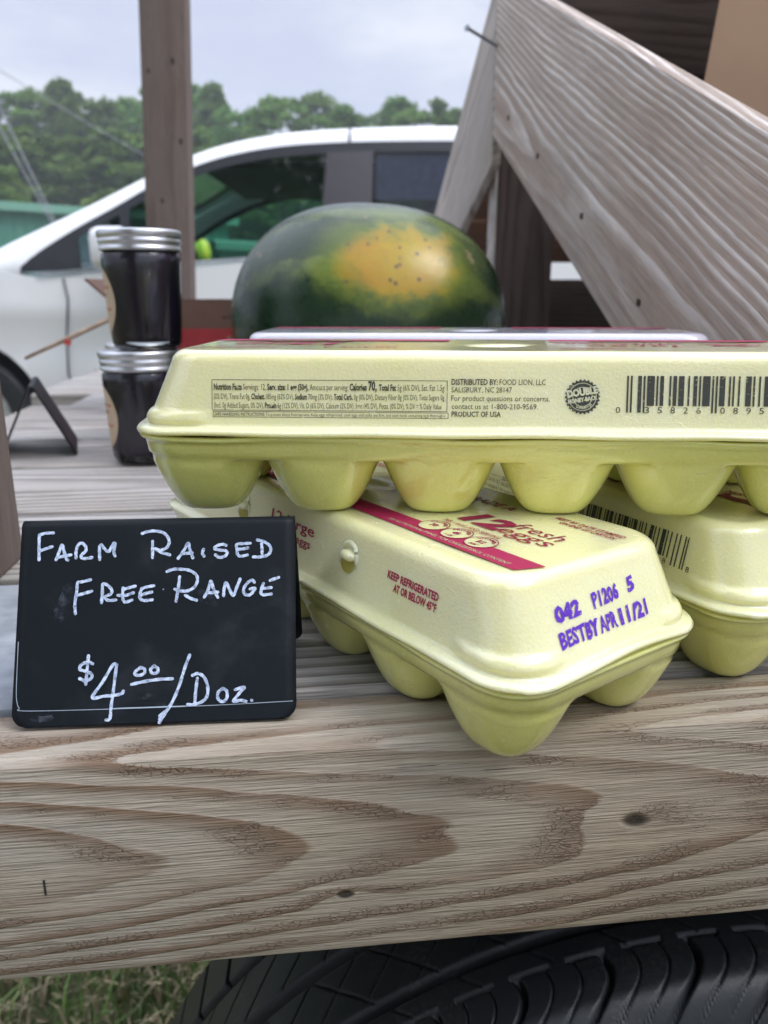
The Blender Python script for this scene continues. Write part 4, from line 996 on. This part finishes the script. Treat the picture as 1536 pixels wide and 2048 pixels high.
for sd_ in (1, -1):
    v = [(p[0], p[1]*sd_, p[2]-GZ) for s_ in secs for p in s_]
    m.add(v, [(i*k+j, (i+1)*k+j, (i+1)*k+j+1, i*k+j+1) for i in range(len(secs)-1) for j in range(k-1)])
    for e in (0, len(secs)-1): m.add([(secs[e][j][0], secs[e][j][1]*sd_, secs[e][j][2]-GZ) for j in range(k)], [tuple(range(k))])
# wheel arches: leave out faces inside the circle
AR = [(-2.16, -.47, .405), (.84, -.47, .40)]
keep = []
for q in m.f:
    c = np.mean([m.v[i] for i in q], axis=0)
    if any((c[0]-ax)**2+(c[2]+GZ-az)**2 < r_*r_ and abs(c[1]) > .70 for ax, az, r_ in AR): continue
    keep.append(q)
# move rim vertices onto the circle
for i, p in enumerate(m.v):
    for ax, az, r_ in AR:
        d = math.hypot(p[0]-ax, p[2]+GZ-az)
        if abs(p[1]) > .70 and r_*.80 < d < r_*1.12 and p[2]+GZ > -.62:
            s_ = r_/d; m.v[i] = (ax+(p[0]-ax)*s_, p[1], az+(p[2]+GZ-az)*s_-GZ)
m.f = keep; body = m.build('lower_body', M_white, VAN); auto_smooth(body, 50)
for ax, az, r_ in AR:
    for sd_ in (1, -1):
        m = MB(); v = []; n = 28
        for i in range(n+1):
            a_ = math.pi*(-.25+1.5*i/n); v += [(ax+r_*math.cos(a_), -.985*sd_, az+r_*math.sin(a_)-GZ), (ax+r_*math.cos(a_), -.60*sd_, az+r_*math.sin(a_)-GZ)]
        m.add(v, [(2*i, 2*i+1, 2*i+3, 2*i+2) for i in range(n)])
        m.add([(ax+r_*math.cos(2*math.pi*i/28), -.60*sd_, az+r_*math.sin(2*math.pi*i/28)-GZ) for i in range(28)], [tuple(range(28))])
        m.build('wheel_well', M_trim, VAN)
MXr = Matrix.Rotation(R(90), 4, 'X')
for ax in (-2.16, .84):
    for sd_ in (1, -1):
        w_ = empty('wheel', (ax, -.86*sd_, .33)); w_.parent = VAN
        m = MB(); m.lathe([(.21, -.10), (.24, -.11), (.31, -.105), (.328, -.085), (.33, 0), (.328, .085), (.31, .105), (.24, .11), (.21, .10)], 48, MXr, cap=False); auto_smooth(m.build('tyre', M_tyre, w_))
        m = MB(); m.lathe([(.21, .10), (.20, .08), (.19, .06), (.03, .07), (.001, .07)] if sd_ == 1 else [(.21, -.10), (.20, -.08), (.19, -.06), (.03, -.07), (.001, -.07)], 40, MXr, cap=False)
        for q in range(5): a_ = 2*math.pi*q/5; m.box((.11*math.cos(a_), -.075*sd_, .11*math.sin(a_)), (.17, .02, .045), Matrix.Rotation(-a_, 3, 'Y'))
        auto_smooth(m.build('rim', M_rim, w_))
def flank(name, poly, mat, out, sides=(1,), thick=.0, parent=VAN):
    os_ = []
    for sd_ in sides:
        m = MB(); pts = [S(x, z, out, sd_) for x, z in poly]
        m.add(pts, [tuple(range(len(pts)))])
        if thick:
            p2 = [(a_, b_+thick*sd_, c_) for a_, b_, c_ in pts]; m.add(p2, [tuple(range(len(pts)))]); n = len(pts); m.add(pts+p2, [(i, (i+1) % n, n+(i+1) % n, n+i) for i in range(n)])
        os_.append(m.build(name, mat, parent))
    return os_
def lowz(x): 
    o_ = np.argsort(LB[:, 0]); return float(np.interp(x, LB[o_, 0], LB[o_, 1]))
def bz(x): return beltz(x)+.012
def area(x0, x1, zt, zb, n=14, slant=0.):
    """region between two curves"""
    up = [(x0+(x1-x0)*i/n, zt(x0+(x1-x0)*i/n)) for i in range(n+1)]; dn = [(x0+slant+(x1-slant*2-x0)*i/n, zb(x0+(x1-x0)*i/n)) for i in range(n+1)]
    return up+dn[::-1]
zt = lambda x: lowz(x)-.030
# strips of black trim below the white rail
for sd_ in (1, -1):
    m = MB(); v = []; f = []; xx = np.linspace(-1.80, 1.85, 70)
    for x in xx: z = lowz(x); v += [S(x, z+.012, .004, sd_), S(x, max(z-.034, beltz(x)-.005), .004, sd_)]
    m.add(v, [(2*i, 2*i+1, 2*i+3, 2*i+2) for i in range(len(xx)-1)])
    m.build('window_trim', M_trim, VAN)
for sd_ in (1, -1):
    m = MB(); v = []; xx = np.linspace(-1.72, 1.9, 50)
    for x in xx: z = beltz(x)+.005; v += [S(x, z+.010, .010, sd_), S(x, z-.010, .012, sd_)]
    m.add(v, [(2*i, 2*i+1, 2*i+3, 2*i+2) for i in range(len(xx)-1)])
    m.build('belt_moulding', M_chrome, VAN)
flank('sail_panel', [(-1.80, .262)]+[(x, lowz(x)) for x in (-1.70, -1.60, -1.50)]+[(-1.50, .275)], M_trim, .006, (1, -1), .01)
QW = [(-1.50, .275), (-1.50, lowz(-1.5)-.02), (-1.38, zt(-1.38)), (-1.285, zt(-1.285)), (-1.30, .292)]
flank('quarter_window', QW, M_wind, .002, (1,)); flank('quarter_window', QW, M_win, .002, (-1,))
flank('window_divider', [(-1.300, .29), (-1.285, lowz(-1.285)-.01), (-1.235, lowz(-1.235)-.01), (-1.262, .293)], M_trim, .005, (1,), .02)
dg = [(-1.255, .296)]+[(x, zt(x)) for x in np.linspace(-1.232, -.275, 16)]+[(-.318, .322)]
flank('front_window', dg, M_win, .001, (1, -1))
flank('door_pillar', [(-.322, .322), (-.272, zt(-.272)+.002), (-.05, zt(-.05)+.002), (-.068, .332)], M_pillar, .004, (1, -1), .03)
rg = [(-.066, .334), (-.048, zt(-.048)), (.5, zt(.5)), (1.10, zt(1.1)), (1.10, .345)]
flank('rear_window', rg, M_wind, .001, (1, -1))
flank('door_pillar', [(1.10, .345), (1.10, zt(1.1)), (1.18, zt(1.18)), (1.18, .345)], M_pillar, .004, (1, -1), .03)
flank('rear_quarter_window', [(1.18, .345), (1.18, zt(1.18)), (1.60, zt(1.6)), (1.86, .345)], M_wind, .001, (1, -1))
flank('sky_reflection_panel', [(-.04, .60), (-.035, .80), (1.08, .805), (1.08, .60)], M_skyrefl, -.012, (1,))  # pale panel added behind the rear glass, coloured to imitate reflected sky
for x0, pts in ((0, [(-1.59, .235), (-1.577, .13), (-1.60, -.03), (-1.615, -.23), (-1.57, -.45), (-1.50, -.56)]), (1, [(-.165, .846), (-.160, .915)]), (2, [(-.185, .325), (-.19, .1), (-.19, -.56)])):
    m = MB(); v = []
    for x, z in pts: o1 = .006; d = S(x, z, .004); v += [(d[0]-.005, d[1]-(.012 if z < .24 else .0), d[2]), (d[0]+.005, d[1]-(.012 if z < .24 else .0), d[2])]
    m.add(v, [(2*i, 2*i+1, 2*i+3, 2*i+2) for i in range(len(pts)-1)])
    m.build('door_gap', M_trim, VAN)
mr = empty('wing_mirror', (0, 0, 0)); mr.parent = VAN
m = MB(); m.box((0, 0, 0), (.19, .19, .19), bev=.045); o = m.build('mirror_housing', M_white, mr, True, loc=(-1.275, 3.83-VC, .365-GZ))
m = MB(); m.box((0, 0, 0), (.15, .16, .085), Matrix.Rotation(R(20), 3, 'Y'), bev=.02); m.build('mirror_foot', M_trim, mr, True, loc=(-1.235, 3.90-VC, .235-GZ))
for x0 in (-.42, .05):
    m = MB(); m.box((x0+.1, VY-.035-VC, .20-GZ), (.20, .025, .03), bev=.008); m.build('door_handle', M_white, VAN, True)
# interior
m = MB(); m.box((0.2, 0, .22), (3.4, 1.6, .04)); m.box((-1.55, 0, .98), (.35, 1.5, .22), bev=.06); m.build('dashboard', M_int, VAN)
m = MB(); m.box((.35, 0, 1.60), (2.6, 1.35, .03)); m.build('headlining', M_int, VAN)
for x0, yy in ((-.50, -.40), (-.50, .40), (.55, -.38), (.55, .38)):
    se = empty('seat', (x0, yy, .55)); se.parent = VAN
    m = MB(); m.box((0, 0, .0), (.52, .50, .16), bev=.05); m.build('seat_base', M_seat, se, True)
    m = MB(); m.box((.28, 0, .36), (.15, .48, .66), Matrix.Rotation(R(14), 3, 'Y'), bev=.05); m.build('seat_back', M_seat, se, True)
    m = MB(); m.box((.40, 0, .80), (.10, .26, .18), bev=.035); m.build('headrest', M_seat, se, True)
m = MB(); m.tube([(-1.12+.10*math.cos(a_)*.4, -.40+.18*math.sin(a_), 1.02+.18*math.cos(a_)) for a_ in np.linspace(0, 6.283, 30)], .014, 8); m.build('steering_wheel', M_int, VAN, True)
for sd_ in (1, -1):
    m = MB(); m.box((-2.80, -.66*sd_, .78), (.34, .12, .13), Matrix.Rotation(R(35)*-sd_, 3, 'Z'), bev=.03); m.build('headlight', M_lamp, VAN, True)
    m = MB(); m.box((2.22, -.83*sd_, 1.1), (.08, .10, .40), bev=.02); m.build('tail_light', simple('red_lamp', (.35, .01, .01, 1), .15) if sd_ == 1 else bpy.data.materials['red_lamp'], VAN, True)

# ---------------------------------------------------------------- green sheds beyond, yellow marker post
t = NT('green_sheet_metal'); P = t.oc(); x, y, z = t.split(P)
rib = t.M('PINGPONG', t.M('MULTIPLY', x, 1.0), .15); nn = t.noise(P, .7, 3)
t.set(Base_Color=t.mix(t.step(nn, .3, .7), (.045, .20, .145, 1), (.06, .235, .17, 1)), Roughness=.45); t.bump(t.step(rib, .10, .14), 1., .02); M_green = t.m
M_greenl = simple('pale_green_roof', (.16, .36, .27, 1), .4, var=.05); M_offw = simple('white_vent', (.75, .76, .78, 1), .4)
def shed(name, p0, p1, zt0, zt1, depth, label, cat, vent=None):
    """long sheet-metal building with its front wall from p0 to p1"""
    a = Vector((p0[0], p0[1], 0)); b = Vector((p1[0], p1[1], 0)); Ln = (b-a).length; d = (b-a).normalized()
    root = empty(name, (a.x, a.y, GZ), math.atan2(d.y, d.x), label, cat)
    z0, z1 = zt0-GZ, zt1-GZ; zr = max(z0, z1)
    m = MB(); v = [(0, 0, 0), (Ln, 0, 0), (Ln, depth, 0), (0, depth, 0), (0, 0, z0), (Ln, 0, z1), (Ln, depth, z1), (0, depth, z0), (0, depth/2, z0+depth*.05), (Ln, depth/2, z1+depth*.05)]
    m.add(v, [(0, 1, 5, 4), (2, 3, 7, 6), (1, 2, 6, 9, 5), (3, 0, 4, 8, 7)]); m.build('wall', M_green, root)
    m = MB(); e = .25
    m.add([(-e, -e, z0-.01), (Ln+e, -e, z1-.01), (Ln+e, depth/2, z1+depth*.05+.05), (-e, depth/2, z0+depth*.05+.05), (Ln+e, depth+e, z1-.01), (-e, depth+e, z0-.01)], [(0, 1, 2, 3), (3, 2, 4, 5)])
    m.build('roof', M_greenl, root)
    m = MB(); m.add([(-e, -e-.02, z0-.22), (Ln+e, -e-.02, z1-.22), (Ln+e, -e-.02, z1+.0), (-e, -e-.02, z0+.0)], [(0, 1, 2, 3)]); m.build('gutter', M_greenl, root)
    return root
SH = shed('green_building', (-22.0, 12.5), (-5.05, 26.5), 2.62, 2.55, 9., 'long green sheet-metal building beyond the van', 'building')
m = MB(); m.lathe([(.0, 0), (.16, 0), (.16, .10), (.24, .14), (.24, .30), (.16, .36), (.0, .37)], 20, Matrix.Translation((14.6, .35, 2.55-GZ-.05)), cap=False); m.build('roof_vent', M_offw, SH, True)
shed('green_dumpster_shed', (-4.9, 24.8), (-3.7, 25.2), 1.72, 1.66, 1.4, 'low green metal shed seen through the van windows right of the yellow post', 'shed')
HY = empty('yellow_marker_post', (-2.02, 9.0, GZ), 0, 'yellow marker post with a rounded cap seen through the front window of the van', 'marker post')
M_yel = simple('yellow_green_paint', (.62, .66, .05, 1), .45)
m = MB(); m.lathe([(0, 0), (.10, 0), (.10, .03), (.065, .05), (.065, 1.32)], 24, cap=False); m.build('post_body', M_yel, HY, True)
m = MB(); m.lathe([(.05, 1.31), (.10, 1.33), (.105, 1.42), (.085, 1.50), (.045, 1.545), (.0, 1.555)], 24, cap=False); m.build('cap', M_yel, HY, True)

# ---------------------------------------------------------------- trees
t = NT('leaves'); P = t.oc(); nn = t.noise(P, .55, 3); n2 = t.noise(P, 5., 2)
c = t.mix(t.step(nn, .3, .7), (.092, .180, .034, 1), (.172, .300, .056, 1)); hv = t.n('ShaderNodeHueSaturation'); t.put(hv.inputs['Color'], c); t.put(hv.inputs['Value'], t.M('MULTIPLY_ADD', t.rnd(), .5, .8)); t.put(hv.inputs['Hue'], t.M('MULTIPLY_ADD', t.rnd(), .03, .485))
t.set(Base_Color=t.mix(1., hv.outputs[0], t.mix(n2, (.75, .75, .75, 1), (1.3, 1.3, 1.2, 1)), 'MULTIPLY'), Roughness=.6); t.b.inputs['Specular IOR Level'].default_value = .3
tl = t.n('ShaderNodeBsdfTranslucent'); t.t.links.new(hv.outputs[0], tl.inputs[0]); ms = t.n('ShaderNodeMixShader'); ms.inputs[0].default_value = .3
t.t.links.new(t.b.outputs[0], ms.inputs[1]); t.t.links.new(tl.outputs[0], ms.inputs[2]); t.t.links.new(ms.outputs[0], t.out.inputs[0]); M_leaf = t.m
M_bark = simple('grey_bark', (.10, .085, .07, 1), .9, var=.3, vs=8)
def crown_mesh(seed, width, pointy):
    r = np.random.default_rng(seed); P_ = []
    nb = 150
    for b in range(nb):
        h = r.uniform(.12, 1.)**.9; wid = width*(math.sin(math.pi*min(1, (1-h)*.95+.08))**.6)*(1-.35*h*pointy)
        a = r.uniform(0, 6.283); q = r.uniform(.25, 1.)**.5
        c_ = np.array([math.cos(a)*wid*q, math.sin(a)*wid*q, h*9.4+.1]); rad = r.uniform(.38, .85)*(1-.40*h)
        n = int(300*rad*rad)+40
        d = r.normal(size=(n, 3)); d /= np.linalg.norm(d, axis=1)[:, None]; d[:, 2] = np.where(d[:, 2] < -.2, -d[:, 2]*.6, d[:, 2])
        P_.append(c_+d*rad*r.uniform(.55, 1.08, (n, 1))*np.array([1, 1, .8]))
    P_ = np.concatenate(P_); n = len(P_)
    u = r.normal(size=(n, 3)); u /= np.linalg.norm(u, axis=1)[:, None]; w = np.cross(u, r.normal(size=(n, 3))); w /= np.linalg.norm(w, axis=1)[:, None]
    s_ = r.uniform(.06, .15, (n, 1)); V = np.stack([P_-u*s_, P_+w*s_*.6, P_+u*s_, P_-w*s_*.6], 1).reshape(-1, 3)
    return mesh('crown', V, np.arange(4*n).reshape(n, 4), M_leaf)
def trunk_mesh(seed):
    r = random.Random(seed); m = MB()
    m.tube([(0, 0, 0), (.05, .03, 2.5), (-.05, .08, 5.5), (.02, 0, 8.6)], [.20, .15, .10, .03], 8)
    for k in range(9): a_ = r.uniform(0, 6.28); z_ = 1.8+k*.7; l_ = r.uniform(.8, 1.6)*(1-k*.05); m.tube([(0, .05, z_), (math.cos(a_)*l_*.5, math.sin(a_)*l_*.5, z_+.5), (math.cos(a_)*l_, math.sin(a_)*l_, z_+1.2)], [.06, .04, .015], 6)
    me = bpy.data.meshes.new('trunk'); me.from_pydata(m.v, [], m.f); me.materials.append(M_bark); return me
KIND = [(crown_mesh(11+k, w_, p_), trunk_mesh(k)) for k, (w_, p_) in enumerate(((2.0, .4), (1.55, 1.), (2.3, .2), (1.75, .8), (1.35, 1.2)))]
TREES = [(-28.9,41.7,10.6,-420),(-27.1,41.1,10.5,-363),(-29.2,46.4,11.5,-306),(-24.4,41.6,10.6,-238),(-22.9,41.2,10.7,-185),(-24.5,46.5,11.7,-133),(-22.1,45.6,11.8,-64),(-20.2,44.4,11.3,-10),(-19.1,46.2,11.6,61),(-16.8,44.7,11.7,124),(-15.0,43.3,10.9,174),(-14.0,46.1,11.3,247),(-12.7,46.4,11.2,301),(-10.6,45.9,11.2,373),(-8.8,44.2,10.8,430),(-7.2,42.1,9.5,480),(-5.7,40.3,9.1,526),(-4.8,43.7,10.3,580),(-3.7,47.0,11.0,635),(-1.8,41.4,9.3,692),(-0.6,42.5,9.3,746),(0.8,43.9,10.2,800),(1.9,40.4,9.4,848),(3.9,44.3,9.8,916),(4.9,41.2,9.1,971),(6.6,44.9,9.7,1018),(8.6,45.1,9.8,1091),(9.2,42.0,9.2,1137),(11.1,42.9,9.4,1205),(13.5,45.7,10.2,1269),(14.0,43.1,9.8,1319),(16.7,46.7,10.5,1376),(15.5,40.3,9.2,1421),(18.1,42.5,9.7,1490),(-26.3,37.9,7.9,-400),(-21.6,34.2,7.8,-302),(-21.1,36.7,8.2,-205),(-18.7,36.0,8.0,-113),(-15.4,34.5,7.3,17),(-13.4,35.6,7.0,138),(-10.8,35.0,7.3,247),(-9.1,35.7,7.5,338),(-6.8,37.3,7.1,464),(-4.4,35.0,6.9,555),(-2.4,34.9,6.0,653),(-0.4,34.2,5.6,749),(2.1,38.0,7.0,862),(4.8,36.6,6.0,988),(7.3,36.0,6.9,1107),(9.9,37.5,6.1,1206),(12.0,35.3,6.1,1333),(15.1,36.6,6.1,1455),(-13.1,27,5.0,5)]
for i, (x, y, h, px) in enumerate(TREES):
    row = y > 39
    if y < 30: lb = 'bushy bright green tree standing nearest at the left edge, by the green building'
    elif px < 290: lb = ('tall green tree in the back row above the green building, left of the wooden post' if row else 'lower dark green tree in the front row behind the green building')
    elif px < 640: lb = ('green tree of the back row showing above the windshield of the van' if row else 'lower green tree of the front row seen through the van\'s front window')
    elif px < 960: lb = ('green tree of the back row just showing over the van\'s roof' if row else 'lower green tree of the front row hidden behind the van\'s roof')
    else: lb = 'green tree of the far treeline hidden behind the display rack'
    root = empty('tree', (x, y, GZ), random.uniform(0, 6.28), lb, 'tree', 'trees of the far treeline')
    h -= .6 if x < -13.5 and row else 0; s_ = h/9.25; cw, tk = KIND[i % 5] if row else KIND[(0, 2)[i % 2]]
    root.scale = (s_*random.uniform(.9, 1.15), s_*random.uniform(.9, 1.15), s_) if row else (s_*1.5, s_*1.5, s_)
    link('crown', cw, root); link('trunk', tk, root)

root = empty('tree', (-3.4, -7.2, GZ), 1.3, 'large leafy tree behind the photographer, showing only as a reflection in the van window', 'tree')
cw, tk = KIND[2]; root.scale = (1.75, 1.75, 1.5); link('crown', cw, root); link('trunk', tk, root)

# ---------------------------------------------------------------- overhead cables
M_cable = simple('grey_cable', (.30, .32, .36, 1), .5)
def cable(p, q, sag, r_, label):
    m = MB(); p = Vector(p); q = Vector(q); c = (p+q)/2; n = 16
    m.tube([p+(q-p)*i/n-c+Vector((0, 0, -sag*math.sin(math.pi*i/n))) for i in range(n+1)], r_, 6)
    tag(m.build('cable', M_cable, None, True, loc=c), label, 'cable', 'cables at the left')
cable((-7.6, 12, 4.55), (-2.2, 13.5, 1.45), .10, .008, 'thin cable crossing the sky and treetops at the upper left')
cable((-6.0, 12, 4.2), (-4.62, 12, .70), .02, .011, 'steep guy cable at the left edge, the upper of the two')
cable((-6.3, 12.2, 4.1), (-4.66, 12.05, .72), .02, .009, 'steep guy cable at the left edge, the lower of the two')

# ---------------------------------------------------------------- damp air
hz = bpy.data.materials.new('damp_air'); hz.use_nodes = True; hz.node_tree.nodes.clear()
hv_ = hz.node_tree.nodes.new('ShaderNodeVolumePrincipled'); ho = hz.node_tree.nodes.new('ShaderNodeOutputMaterial')
hv_.inputs['Color'].default_value = (.88, .94, 1., 1); hv_.inputs['Density'].default_value = .0030
hz.node_tree.links.new(hv_.outputs[0], ho.inputs['Volume'])
m = MB(); m.box((0, 60, 6.1), (900, 900, 15.8)); tag(m.build('haze', hz), 'pale damp air over the whole scene', 'haze', kind='stuff')
